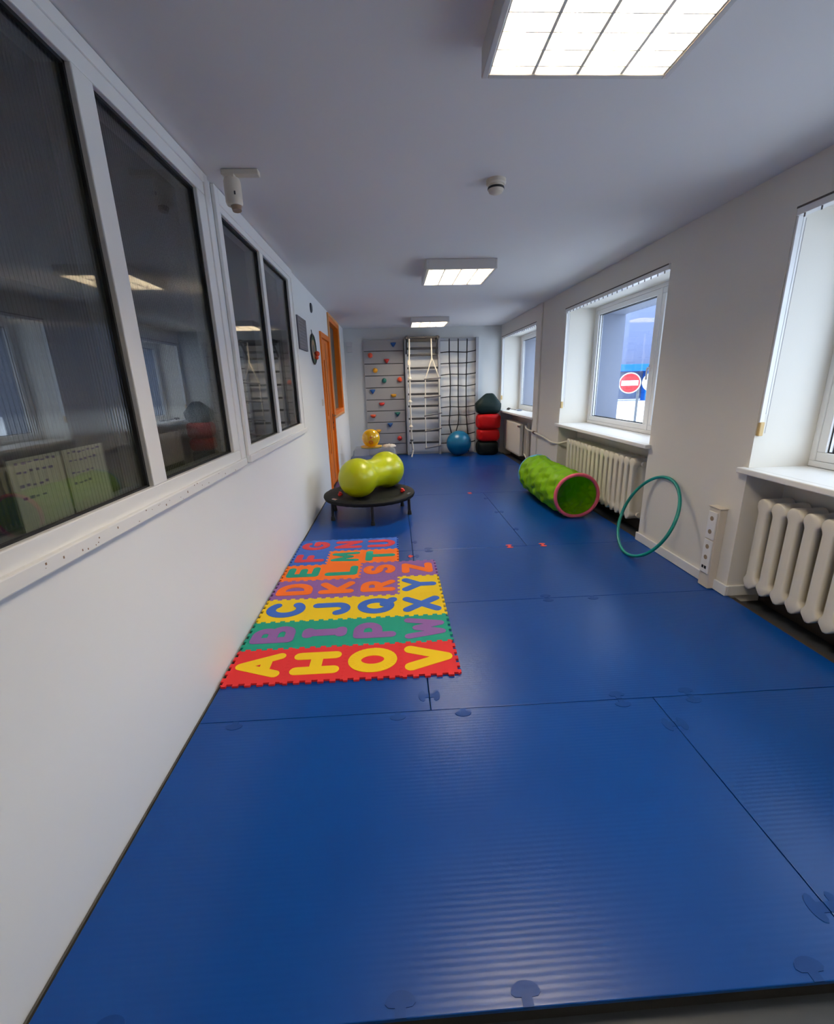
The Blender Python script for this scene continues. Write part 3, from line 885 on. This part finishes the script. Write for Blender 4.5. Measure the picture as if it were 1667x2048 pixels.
fs.append(tuple((len(lv) - 1) * n + k for k in range(n)))
q.add(vs_, fs); q.build('body', CLEARP, t, smooth=True)
MB().lathe([(0, .3695), (.155, .3695), (.175, .378), (.180, .392), (.174, .392), (.155, .380), (0, .376)], (-.40, 7.42, 0), seg=40)
d_ = MB().lathe([(0, .3695), (.155, .3695), (.175, .378), (.180, .392), (.174, .392), (.155, .380), (0, .376)], (-.41, 7.45, 0), seg=40).build('dish', YDISH, smooth=True)
tag(d_, 'shallow yellow dish on the tub under the yellow ball', 'dish')
lc = MB().sphere((-.11, 7.50, .372), (.115, .11, .034), 36, 14)
for i, v in enumerate(lc.v):
    k = .010 * math.sin(v[0] * 70) * math.sin(v[1] * 83) + .004 * math.sin(v[0] * 190 + v[1] * 150)
    lc.v[i] = (v[0], v[1], max(v[2] + k, .3705))
tag(lc.build('netting_bundle', LACE, smooth=True), 'bundle of white netting on the right of the clear tub', 'netting')
t = MB().sphere((-.41, 7.45, .376 + .150), .150, 40, 26).build('play_ball', YELB, smooth=True, angle=0)
tag(t, 'glossy yellow ball with orange rings sitting on the tub', 'ball')
bc = Vector((-.41, 7.45, .526))
for (dx, dz, ra, rb) in ((.05, -.42, .036, .018), (.05, .16, .018, .0)):
    dr = Vector((dx - .02, -1, dz)).normalized(); q = MB()
    u = dr.orthogonal().normalized(); w = dr.cross(u); vv = []; ff = []; ns = 28
    for rr in (rb, ra):
        for k in range(ns):
            p = dr * math.sqrt(.150 ** 2 - rr ** 2) + (u * math.cos(2 * PI * k / ns) + w * math.sin(2 * PI * k / ns)) * rr
            vv.append(bc + p.normalized() * .1508)
    ff = [(k, (k + 1) % ns, ns + (k + 1) % ns, ns + k) for k in range(ns)]
    q.add(vv, ff).build('printed_ring', ORGS, t, smooth=True)

# ------------------------------------------------------------------ climbing board
YW = YF
t = thing('climbing_board', 'grey plank climbing board with coloured holds on the far wall', 'climbing board', (-.17, YW - .03, 0))
bx0, bx1, bt = -.545, .215, 2.20
zl = [.015, .231, .44, .662, .881, 1.096, 1.322, 1.545, 1.763, 1.993, 2.20]
yb0, yb1 = YW - .045, YW - .002
for a, b in zip(zl, zl[1:]):
    MB().box(bx0, bx1, yb0, yb1, a + .006, b - .006).build('plank', GREYB, t, bevel=.003)
MB().box(bx0 + .005, bx1 - .005, yb0 + .02, yb1 - .001, .012, 2.195).build('backing', LINE_D, t)
HOLDC = {'blue': mat('hold_blue', C3(28, 84, 150), .5), 'orange': mat('hold_orange', C3(226, 84, 50), .5), 'red': mat('hold_red', C3(196, 44, 40), .5),
         'yellow': mat('hold_yellow', C3(222, 160, 34), .5), 'green': mat('hold_green', C3(8, 96, 88), .5)}
holds = [('blue', 786, 689, 't'), ('orange', 740, 711, 'r'), ('red', 773, 722, 't'), ('yellow', 750, 741, 'r'), ('green', 768, 761, 'r'), ('orange', 799, 759, 'r'),
         ('blue', 745, 783, 't'), ('yellow', 787, 791, 'b'), ('red', 763.5, 808, 'b'), ('orange', 746, 832, 'b'), ('green', 795, 828, 't'), ('blue', 780, 849.5, 't'),
         ('yellow', 757, 863, 't'), ('red', 799, 876.5, 'r')]
CR = Matrix((_r, _d, _f))


def unproj(u, v, y):
    r = CR.transposed() @ Vector(((u - 833.5) / 877.94, (v - 1024) / 877.94, 1.0))
    k = y / r.y
    return Vector((0, 0, 1.381)) + r * k


HXZ = []
for c_, u, v, sh in holds:
    p = unproj(u, v, yb0)
    HXZ.append((c_, round(p.x, 3), round(p.z, 3), sh))
for c_, hx, hz, sh in HXZ:
    q = MB(); rng = random.Random(int(hx * 1000) + int(hz * 100))
    if sh == 'r': pr = [(.052, 1), (.048, 1), (.032, 1)]; out = [(math.cos(2 * PI * k / 16) * (1 + rng.uniform(-.08, .08)), math.sin(2 * PI * k / 16) * (1 + rng.uniform(-.08, .08))) for k in range(16)]
    elif sh == 't': out = [(-1.15, .75), (0, .85), (1.15, .75), (1.1, .45), (.6, -.35), (.15, -.95), (-.15, -.95), (-.6, -.35), (-1.1, .45)]
    else: out = [(-1.1, .55), (0, .62), (1.1, .55), (1.15, .1), (.7, -.6), (0, -.75), (-.7, -.6), (-1.15, .1)]
    n = len(out); vv = []
    for rad, dy in ((.046, 0), (.046, .018), (.036, .040), (.014, .052)):
        vv += [(hx + a * rad, yb0 - .0005 - dy, hz + b * rad) for a, b in out]
    ff = [(i * n + k, (i + 1) * n + k, (i + 1) * n + (k + 1) % n, i * n + (k + 1) % n) for i in range(3) for k in range(n)]
    ff.append(tuple(3 * n + k for k in range(n))); ff.append(tuple(range(n)))
    if sum(out[i][0] * out[(i + 1) % n][1] - out[(i + 1) % n][0] * out[i][1] for i in range(n)) > 0:
        ff = [tuple(reversed(f)) for f in ff]
    h = q.add(vv, ff).build('climbing_hold', HOLDC[c_], t, smooth=True, angle=50)
    h['label'] = c_ + ' climbing hold'

# ------------------------------------------------------------------ wall bars
t = thing('wall_bars', 'grey wall bars with dark rungs and a pull up bracket at the top', 'wall bars', (.57, YW - .1, 0))
for x0, x1 in ((.237, .278), (.872, .915)):
    MB().box(x0, x1, YW - .135, YW - .002, .001, 2.225).build('side_rail', GREYP, t, bevel=.004)
for z in (.244, .478, .717, .958, 1.186, 1.429, 1.668, 1.903, 2.02):
    MB().box(.278, .872, YW - .125, YW - .080, z - .020, z + .020).build('rung', GREYD, t, bevel=.008)
MB().box(.278, .872, YW - .135, YW - .09, 2.135, 2.215).build('top_board', GREYD, t, bevel=.004)
MB().box(.240, .912, YW - .02, YW - .004, .05, 2.20).build('back_panel', WHITE_L, t)
br = MB()
for x in (.268, .835):
    br.box(x - .014, x + .014, YW - .46, YW - .14, 2.165, 2.215)
    br.obox(((x), YW - .29, 2.05), (.012, 0, 0), Vector((0, -.155, .115)), Vector((0, .012, .016)))
br.cyl((.25, YW - .43, 2.185), (.87, YW - .43, 2.185), .018, seg=14)
br.build('pull_up_bracket', GREYD, t, bevel=.003)

# knotted rope
YR = YW - .43
pts = sm([(.318, YR, 2.165), (.312, YR, 1.90), (.305, YR, 1.80), (.309, YR, 1.478), (.306, YR, 1.06), (.312, YR, .60), (.315, YR, .37), (.335, YR - .01, .16), (.312, YR - .03, .045), (.300, YR - .05, .018)], 8)
t = thing('climbing_rope', 'cream knotted climbing rope hanging at the left of the wall bars', 'rope', (.31, YR, 0))
MB().tube(pts, .014, 10).build('rope', ROPEW, t, smooth=True)
kn = MB()
for z in (1.478, 1.06, .60):
    kn.sphere((.308, YR, z), (.027, .027, .034), 16, 10)
    kn.tube([(.308 + .026 * math.cos(a), YR + .026 * math.sin(a), z + .010 * math.sin(a)) for a in [2 * PI * k / 16 for k in range(16)]], .010, 8, closed=True)
kn.build('knot', ROPEW, t, smooth=True)
MB().tube([(.304 + .020 * math.cos(a), YR - .004, 1.755 + .045 * math.sin(a)) for a in [2 * PI * k / 20 for k in range(20)]], .010, 8, closed=True).build('spliced_eye', ROPEW, t, smooth=True)
MB().lathe([(0, .32), (.030, .32), (.036, .335), (.030, .35), (0, .35)], (.315, YR, 0), seg=18).build('stop_ring', GREYD, t, smooth=True)
MB().tube(sm([(.316, YR, .32), (.326, YR, .22), (.335, YR - .01, .15)], 6), .0155, 10).build('grey_whipping', ROPEG, t, smooth=True)

# rope ladder
YL = YW - .42
t = thing('rope_ladder', 'white rope ladder with grey rungs hanging before the wall bars', 'rope ladder', (.73, YL, .15))
rp = MB()
rp.tube(sm([(.72, YL, 2.17), (.726, YL, 1.82)], 4), .011, 8)
for side in (((.726, YL, 1.82), (.600, YL, 1.46), (.593, YL, 1.135), (.586, YL, .79), (.589, YL, .50), (.592, YL, .16)),
             ((.728, YL, 1.82), (.862, YL, 1.472), (.858, YL, 1.146), (.872, YL, .83), (.868, YL, .54), (.857, YL, .19))):
    rp.tube([Vector(p) for p in side], .0095, 8)
rp.build('rope', ROPEW, t, smooth=True)
for a, b in (((.575, 1.457), (.890, 1.476)), ((.570, 1.128), (.885, 1.150)), ((.562, .786), (.905, .834)), ((.568, .492), (.90, .546)), ((.568, .165), (.885, .215))):
    MB().cyl((a[0], YL, a[1]), (b[0], YL, b[1]), .014, seg=12).build('rung', mat('ladder_rung_grey', C3(96, 94, 98), .5), t, smooth=True)

# climbing net
t = thing('climbing_net', 'black rope climbing net in a grey frame on the far wall', 'climbing net', (1.27, YW - .06, 0))
fr = MB(); fr.box(1.60, 1.655, YW - .10, YW - .002, .001, 2.205)
fr.build('post', GREYP, t, bevel=.004)
MB().box(.918, 1.60, YW - .05, YW - .002, 2.15, 2.20).build('top_board', GREYP, t, bevel=.004)
MB().box(.920, 1.598, YW - .02, YW - .004, .03, 2.148).build('back_panel', WHITE_L, t)
nt_ = MB(); yn = YW - .085
vx = [[(1.09, 2.185), (1.090, 1.96), (1.092, 1.74), (1.105, 1.53), (1.108, 1.31), (1.100, 1.09), (1.104, .92), (1.094, .77), (1.085, .60), (1.122, .42), (1.141, .22), (1.13, .03)],
      [(1.262, 2.182), (1.262, 1.96), (1.262, 1.74), (1.264, 1.53), (1.262, 1.31), (1.262, 1.09), (1.266, .92), (1.270, .77), (1.262, .60), (1.222, .44), (1.20, .22), (1.20, .03)],
      [(1.433, 2.178), (1.430, 1.96), (1.424, 1.74), (1.42, 1.53), (1.418, 1.31), (1.420, 1.09), (1.422, .92), (1.424, .77), (1.437, .60), (1.455, .41), (1.470, .22), (1.475, .03)]]
for l in vx:
    nt_.tube(sm([(x, yn, z) for x, z in l], 4), .0115, 7)
hz = [1.95, 1.745, 1.535, 1.325, 1.115, .925, .765, .585, .40, .225]
for k, z in enumerate(hz):
    row = [(.916, z - .012)] + [(min(l, key=lambda p: abs(p[1] - z))[0], z + random.uniform(-.012, .006)) for l in vx] + [(1.605, z + .018)]
    nt_.tube(sm([(x, yn - .004, zz) for x, zz in row], 4), .0095, 7)
    for x, zz in row[1:-1]: nt_.sphere((x, yn - .002, zz), .020, 10, 6)
    nt_.sphere((1.598, yn - .004, row[-1][1]), .014, 8, 6)
nt_.build('net', NETB, t, smooth=True)

# ------------------------------------------------------------------ blue ball, bean bag stack
t = MB().sphere((1.237, 8.60, .242), .240, 48, 30).build('exercise_ball', BALLB, smooth=True, angle=0)
tag(t, 'large blue exercise ball on the floor before the climbing net', 'ball')


def cushion(name, z0, z1, x0, x1, y0, y1, m, label, top='flat', seed=1, e=.28):
    q = MB(); nu, nv = 48, 22; rng = random.Random(seed); ph = [rng.uniform(0, 6) for _ in range(6)]
    cx, cy, cz = (x0 + x1) / 2, (y0 + y1) / 2, (z0 + z1) / 2; hx, hy, hz_ = (x1 - x0) / 2, (y1 - y0) / 2, (z1 - z0) / 2

    def sp(c, ex): return math.copysign(abs(c) ** ex, c)
    vv = []
    for i in range(nv + 1):
        th = -PI / 2 + PI * i / nv
        for k in range(nu):
            a = 2 * PI * k / nu
            x = sp(math.cos(th), e) * sp(math.cos(a), .55); y = sp(math.cos(th), e) * sp(math.sin(a), .55); z = sp(math.sin(th), .55)
            w = .03 * math.sin(3 * a + ph[0]) * math.cos(th) + .022 * math.sin(5 * a + 4 * z + ph[1])
            X = cx + hx * x * (1 + w); Y_ = cy + hy * y * (1 + w); Z = cz + hz_ * z
            if top == 'peak' and z > 0:
                f = (1 - .62 * z); X = cx + .03 * z + (X - cx) * f; Y_ = cy + (Y_ - cy) * f
                Z += .02 * math.sin(4 * a) * z * (1 - z)
            if top == 'sag' and z > 0:
                Z -= .05 * z * max(0, 1 - (x * x + y * y))
                Z += .012 * math.sin(2 * a + ph[2])
            vv.append((X, Y_, max(Z, z0)))
    ff = [(i * nu + k, i * nu + (k + 1) % nu, (i + 1) * nu + (k + 1) % nu, (i + 1) * nu + k) for i in range(nv) for k in range(nu)]
    q.add(vv, ff)
    return tag(q.build(name, m, smooth=True, angle=0), label, 'bean bag', 'bean bags stacked in the far corner')


cushion('bean_bag', .001, .262, 1.60, 2.02, 8.47, 8.84, BAGK, 'black green bean bag at the bottom of the corner stack', seed=2)
cushion('bean_bag', .262, .50, 1.60, 2.03, 8.46, 8.84, BAGR, 'lower of the two red bean bags in the corner stack', seed=3)
cushion('bean_bag', .50, .79, 1.585, 2.045, 8.45, 8.84, BAGR, 'upper of the two red bean bags, sagging under the green one', seed=4)
cushion('bean_bag',   .785, 1.17, 1.565, 2.045, 8.46, 8.84, BAGG, 'dark green bean bag topping the corner stack', 'peak', seed=5, e=.35)

# ------------------------------------------------------------------ play tunnel
FA = Vector((1.832, 4.28, .236)); FB = Vector((1.80, 5.50, .238)); RT = .232
t = thing('play_tunnel', 'green fabric play tunnel with pink and pale blue rims by the radiator', 'tunnel', (1.82, 4.9, 0))
q = MB(); nu, nv = 64, 72; vv = []
axv = (FB - FA); rng = random.Random(11); ph = [rng.uniform(0, 6) for _ in range(8)]
rings = 5
for i in range(nv + 1):
    s_ = i / nv; c = FA + axv * s_
    c = c + Vector((-.035 * math.sin(PI * s_), 0, 0))
    rp_ = 1 - .055 * abs(math.sin(PI * rings * s_)) ** .8
    for k in range(nu):
        a = 2 * PI * k / nu
        w = .011 * math.sin(7 * a + 9 * s_ + ph[0]) + .010 * math.sin(13 * a - 23 * s_ + ph[1]) + .010 * math.sin(5 * a + 47 * s_ + ph[2]) + .006 * math.sin(19 * a + 37 * s_ + ph[3]) * math.sin(8 * a - 61 * s_)
        w *= abs(math.sin(PI * rings * s_)) ** .6
        sag = -.03 * max(0, math.sin(a)) * math.sin(PI * rings * s_) ** 2
        r = RT * rp_ + w + sag * .5
        vv.append((c.x + r * math.cos(a), c.y, max(.004, c.z + r * math.sin(a))))
ff = [(i * nu + k, i * nu + (k + 1) % nu, (i + 1) * nu + (k + 1) % nu, (i + 1) * nu + k) for i in range(nv) for k in range(nu)]
fb = q.add(vv, ff).build('fabric_tube', TUNG, t, smooth=True, angle=0)
sm_ = fb.modifiers.new('thick', 'SOLIDIFY'); sm_.thickness = .003; sm_.offset = -1
nt = TUNG.node_tree; b_ = nt.nodes['Principled BSDF']; b_.inputs['Subsurface Weight'].default_value = 0.0
tl = nt.nodes.new('ShaderNodeBsdfTranslucent'); tl.inputs['Color'].default_value = C3(140, 205, 0)
mxs = nt.nodes.new('ShaderNodeMixShader'); mxs.inputs[0].default_value = .5
out = [n_ for n_ in nt.nodes if n_.type == 'OUTPUT_MATERIAL'][0]
nt.links.new(b_.outputs[0], mxs.inputs[1]); nt.links.new(tl.outputs[0], mxs.inputs[2]); nt.links.new(mxs.outputs[0], out.inputs['Surface'])
for c, m, nm, lb in ((FA, TUNP, 'rim', 'pink rim'), (FB, TUNB, 'rim', 'pale blue rim')):
    o = MB().tube([(c.x + (RT - .010) * math.cos(a), c.y + .004 * math.sin(3 * a), max(.0185, c.z + (RT - .012) * math.sin(a))) for a in [2 * PI * k / 64 for k in range(64)]], .018, 10, closed=True).build(nm, m, t, smooth=True)
    o['label'] = lb
# ------------------------------------------------------------------ hula hoop
hc = Vector((1.967, 3.245, .3215)); HR = .3335; ln = .405; yw = .0153
e1 = Vector((math.sin(yw), math.cos(yw), 0)); e2 = Vector((math.cos(yw) * math.sin(ln), -math.sin(yw) * math.sin(ln), math.cos(ln)))
o = MB().tube([hc + e1 * HR * math.cos(a) + e2 * HR * math.sin(a) for a in [2 * PI * k / 96 for k in range(96)]], .0125, 12, closed=True).build('hula_hoop', TEAL, smooth=True)
tag(o, 'teal hula hoop leaning against the cream pier', 'hoop')


# ------------------------------------------------------------------ radiators
def section_mesh(y, z0, z1):
    """one cast section: a rounded plate, waisted between the top and bottom hubs"""
    half = [(-.004, .012), (.004, .024), (.018, .037), (.032, .0505), (.052, .0505), (.066, .040), (.085, .0325)]
    H = z1 - z0
    prof = [(z0 + a, w) for a, w in half]
    prof += [(z1 - .085, .0325), (z1 - .068, .040), (z1 - .055, .0505), (z1 - .030, .0505), (z1 - .014, .040), (z1 - .003, .026), (z1 + .002, .012)]
    q = MB(); xs = [(2.168, .66), (2.171, .86), (2.179, 1.0), (2.212, .95), (2.226, .40), (2.279, .40), (2.293, .95), (2.325, 1.0), (2.336, .72)]
    n = len(prof); loops = []
    for x, k in xs:
        vv = []
        for z, w in prof:
            hub = w > .046
            vv.append((x, y + (w if hub and 2.18 < x < 2.33 else w * k), z))
        for z, w in reversed(prof):
            hub = w > .046
            vv.append((x, y - (w if hub and 2.18 < x < 2.33 else w * k), z))
        loops.append(vv)
    m = 2 * n; v = [p for l in loops for p in l]
    f = [(i * m + k, i * m + (k + 1) % m, (i + 1) * m + (k + 1) % m, (i + 1) * m + k) for i in range(len(xs) - 1) for k in range(m)]
    for base, rev in ((0, True), ((len(xs) - 1) * m, False)):
        for k in range(n - 1):
            a4 = (base + k, base + k + 1, base + m - 2 - k, base + m - 1 - k)
            f.append(tuple(reversed(a4)) if rev else a4)
    return q.add(v, f)


def cast_radiator(ya, n, label, pitch=.103):
    t = thing('cast_iron_radiator', label, 'radiator', (2.25, ya + n * pitch / 2, .08), 'ribbed cast iron radiators')
    first = None
    for k in range(n):
        y = ya + pitch * (k + .5)
        if first is None:
            first = section_mesh(y, .095, .668).build('radiator_section', RADW, t, smooth=True, angle=70); yf = y
        else:
            s = first.copy(); COL.objects.link(s); s.parent = t; s.location = (0, y - yf, 0)
    pl = MB()
    for zc in (.14, .623):
        for yy, sg in ((ya, -1), (ya + n * pitch, 1)):
            pl.cyl((2.2525, yy, zc), (2.2525, yy + sg * .022, zc), .024, seg=10)
    pl.build('end_plug', RADW, t)
    MB().box(2.30, 2.358, ya + .2, ya + .22, .56, .59).box(2.30, 2.358, ya + n * pitch - .22, ya + n * pitch - .2, .56, .59).build('wall_hook', RADW, t)
    return t


cast_radiator(2.46 - 16 * .103, 16, 'cream ribbed radiator under the nearest window at the right edge')
cast_radiator(3.86, 16, 'cream ribbed radiator under the middle window behind the tunnel')

# panel radiator under the far window
t = thing('panel_radiator', 'flat white panel radiator under the far window', 'radiator', (2.2, 8.1, .1))
MB().box(2.165, 2.225, 7.62, 8.78, .115, .66).build('panel', RADW, t, bevel=.012)
MB().box(2.24, 2.30, 7.62, 8.78, .115, .66).build('panel', RADW, t, bevel=.012)
fn = MB()
for k in range(28):
    y = 7.66 + k * .04; fn.box(2.170, 2.295, y, y + .018, .098, .118)
fn.build('fins', RADW, t)
MB().box(2.30, 2.36, 8.0, 8.04, .25, .5).box(2.30, 2.36, 8.5, 8.54, .25, .5).build('bracket', RADW, t)
MB().cyl((2.165, 7.70, .62), (2.145, 7.70, .62), .016, seg=12).cyl((2.15, 7.66, .62), (2.15, 7.60, .62), .018, seg=12).build('valve', CHROME, t, smooth=True)
# heating pipe between the radiators
t = thing('heating_pipe', 'cream heating pipe joining the two far radiators round the pier', 'pipe', (2.1, 6.5, .05))
pp = MB()
pp.tube(sm([(2.25, 7.60, .62), (2.22, 7.45, .64), (2.17, 7.30, .652), (2.11, 7.08, .650)], 6) + sm([(2.072, 6.86, .645), (2.068, 6.60, .640), (2.068, 6.40, .633), (2.078, 6.10, .610), (2.080, 5.86, .588), (2.088, 5.76, .580)], 6) + sm([(2.13, 5.62, .590), (2.19, 5.57, .615), (2.2525, 5.535, .623)], 5), .0135, 12)
pp.tube([(2.235, 7.40, .70), (2.235, 7.40, -.03)], .013, 12); pp.tube([(2.275, 7.46, .70), (2.275, 7.46, -.03)], .013, 12)
pp.tube([(2.25, 7.60, .14), (2.24, 7.48, .12), (2.235, 7.40, .09)], .013, 12)
pp.build('tube', RADW, t, smooth=True)
MB().cyl((2.068, 6.55, .638), (2.068, 6.49, .636), .021, seg=14).cyl((2.235, 5.545, .621), (2.2525, 5.533, .623), .022, seg=12).build('coupling', mat('brown_coupling', C3(108, 72, 52), .4, metal=.4), t, smooth=True)

# ------------------------------------------------------------------ sockets on the pier
t = thing('socket_trunk', 'cream upright socket box on the pier beside the nearest niche', 'socket box', (2.085, 2.65, 0))
bx = MB().box(2.056, XR - .001, 2.595, 2.690, .003, .555); bo = bx.build('box', CREAMP, t, bevel=.004)
MB().box(2.050, 2.12 - .011, 2.588, 2.697, .556, .562).build('top_cap', CREAMP, t, bevel=.002)
for z0, z1 in ((.345, .53), (.105, .335)):
    p = MB().box(2.046, 2.056, 2.605, 2.680, z0, z1).build('socket_plate', SILLW, t, bevel=.003)
    for zc in ([.485, .395] if z0 > .3 else [.29, .215]):
        h = MB(); h.lathe([(.0155, .0), (.0155, .0012), (0, .0012)], (2.0458, 2.6425, zc), (-1, 0, 0), 20)
        h.build('outlet', SOCK, p, smooth=True)
    if z0 < .3:
        MB().box(2.0445, 2.046, 2.648, 2.664, .135, .155).box(2.0445, 2.046, 2.622, 2.640, .135, .155).build('data_port', DARK, p)

# small objects on the far sill
t = thing('sunglasses', 'dark folded glasses lying on the far window sill', 'glasses', (2.21, 8.6, .846))
g = MB()
for dy in (-.045, .045):
    g.lathe([(0, 0), (.028, 0), (.030, .006), (.024, .012), (0, .013)], (2.20, 8.58 + dy, .868), Vector((-.6, -.2, .75)), 18)
g.tube([(2.20, 8.56, .872), (2.20, 8.60, .872)], .004, 6)
g.build('lenses', DARK, t, smooth=True)
MB().tube([(2.205, 8.655, .874), (2.30, 8.62, .855), (2.33, 8.54, .851)], .004, 6).tube([(2.205, 8.505, .874), (2.30, 8.48, .855), (2.33, 8.44, .851)], .004, 6).build('temple', DARK, t, smooth=True)
tag(MB().sphere((2.33, 8.30, .858), (.05, .075, .012), 20, 8).build('pouch', mat('grey_pouch', C3(120, 130, 150), .7), smooth=True), 'small grey pouch on the far window sill', 'pouch')

# ------------------------------------------------------------------ things on the left and far walls
t = thing('wall_picture', 'grey printed canvas hanging beside the farther glazed panel', 'picture', (XL + .01, 4.80, 1.735))
MB().box(XL + .001, XL + .022, 4.59, 5.02, 1.738, 2.043).build('canvas', PEWTER, t, bevel=.002)
q = MB()
for k in range(9):
    z = 1.765 + k * .03; q.box(XL + .022, XL + .0226, 4.62, 4.99 - random.uniform(0, .15), z, z + .006)
q.build('print', mat('print_pale', C3(126, 124, 134), .7), t)
tag(MB().lathe([(0, 0), (.052, 0), (.052, .010), (.04, .016), (0, .016)], (XL + .001, 5.52, 2.243), (1, 0, 0), 28).build('wall_disc', mat('charcoal_disc', C3(44, 46, 52), .5), smooth=True),
    'small dark round disc on the left wall above the target board', 'disc')
t = thing('target_board', 'round felt target board with black rim on the left wall', 'target board', (XL + .01, 5.42, 1.62))
tc0 = (XL + .002, 5.42, 1.79)
MB().tube([(XL + .012, 5.42 + .158 * math.cos(a), 1.79 + .158 * math.sin(a)) for a in [2 * PI * k / 48 for k in range(48)]], .010, 8, closed=True).build('rim', DARK, t, smooth=True)
MB().lathe([(0, .0), (.156, .0), (.156, .010), (.105, .010)], tc0, (1, 0, 0), 48).build('outer_ring', GREENFELT, t)
MB().lathe([(.105, .0105), (.05, .0105)], tc0, (1, 0, 0), 48).build('middle_ring', BROWNFELT, t)
MB().lathe([(.05, .0105), (0, .0105)], tc0, (1, 0, 0), 48).build('bullseye', mat('felt_blue_grey', C3(74, 92, 100), .9), t)
MB().tube([(XL + .008, 5.42, 1.955), (XL + .004, 5.415, 2.0)], .004, 6).build('hanging_loop', DARK, t)
q = MB().sphere((XL + .040, 5.47, 1.745), .030, 20, 14); q.sphere((XL + .036, 5.45, 1.70), .022, 16, 10)
tag(q.build('felt_ball', ORBALL, smooth=True), 'orange felt ball stuck to the target board', 'ball')
t = thing('light_switch', 'pale light switch on the left wall beside the door', 'switch', (XL + .004, 5.83, 1.14))
MB().box(XL + .001, XL + .010, 5.79, 5.87, 1.14, 1.22).build('plate', CREAMP, t, bevel=.002)
MB().box(XL + .010, XL + .015, 5.805, 5.855, 1.155, 1.205).build('rocker', CREAMP, t, bevel=.002)
t = thing('junction_box', 'pale double box high on the far wall left of the climbing board', 'box', (-.79, YW - .02, 2.0))
MB().box(-.86, -.75, YW - .03, YW - .001, 2.085, 2.165).build('upper_box', mat('pale_grey_box', (.55, .53, .54, 1), .6), t, bevel=.004)
MB().box(-.855, -.755, YW - .026, YW - .001, 1.985, 2.070).build('lower_box', mat('pale_grey_lower_box', (.55, .53, .54, 1), .6), t, bevel=.004)

# papers standing behind the near fluted pane
for yy, w, h, zz, lb, rot in ((1.100, .176, .195, 1.031, 'pale sheet with purple lines behind the near fluted pane, nearest the photo edge', .0),
                         (1.284, .176, .195, 1.031, 'pale sheet with purple lines behind the near fluted pane, beside the mullion', .0)):
    xx = XL - .030
    t = MB().box(xx - .001, xx, yy, yy + w, zz, zz + h).build('paper_sheet', PAPER)
    tag(t, lb, 'paper', 'sheets behind the near fluted pane')
    q = MB()
    for k, zf in enumerate((.92, .80, .62, .46)):
        for j in range(int(7 - k)):
            y = yy + .02 + j * w / 8.5
            q.box(xx, xx + .0005, y, y + w / random.uniform(11, 20), zz + h * zf + random.uniform(0, .003), zz + h * zf + random.uniform(.005, .010))
    q.build('handwriting', INKP, t)
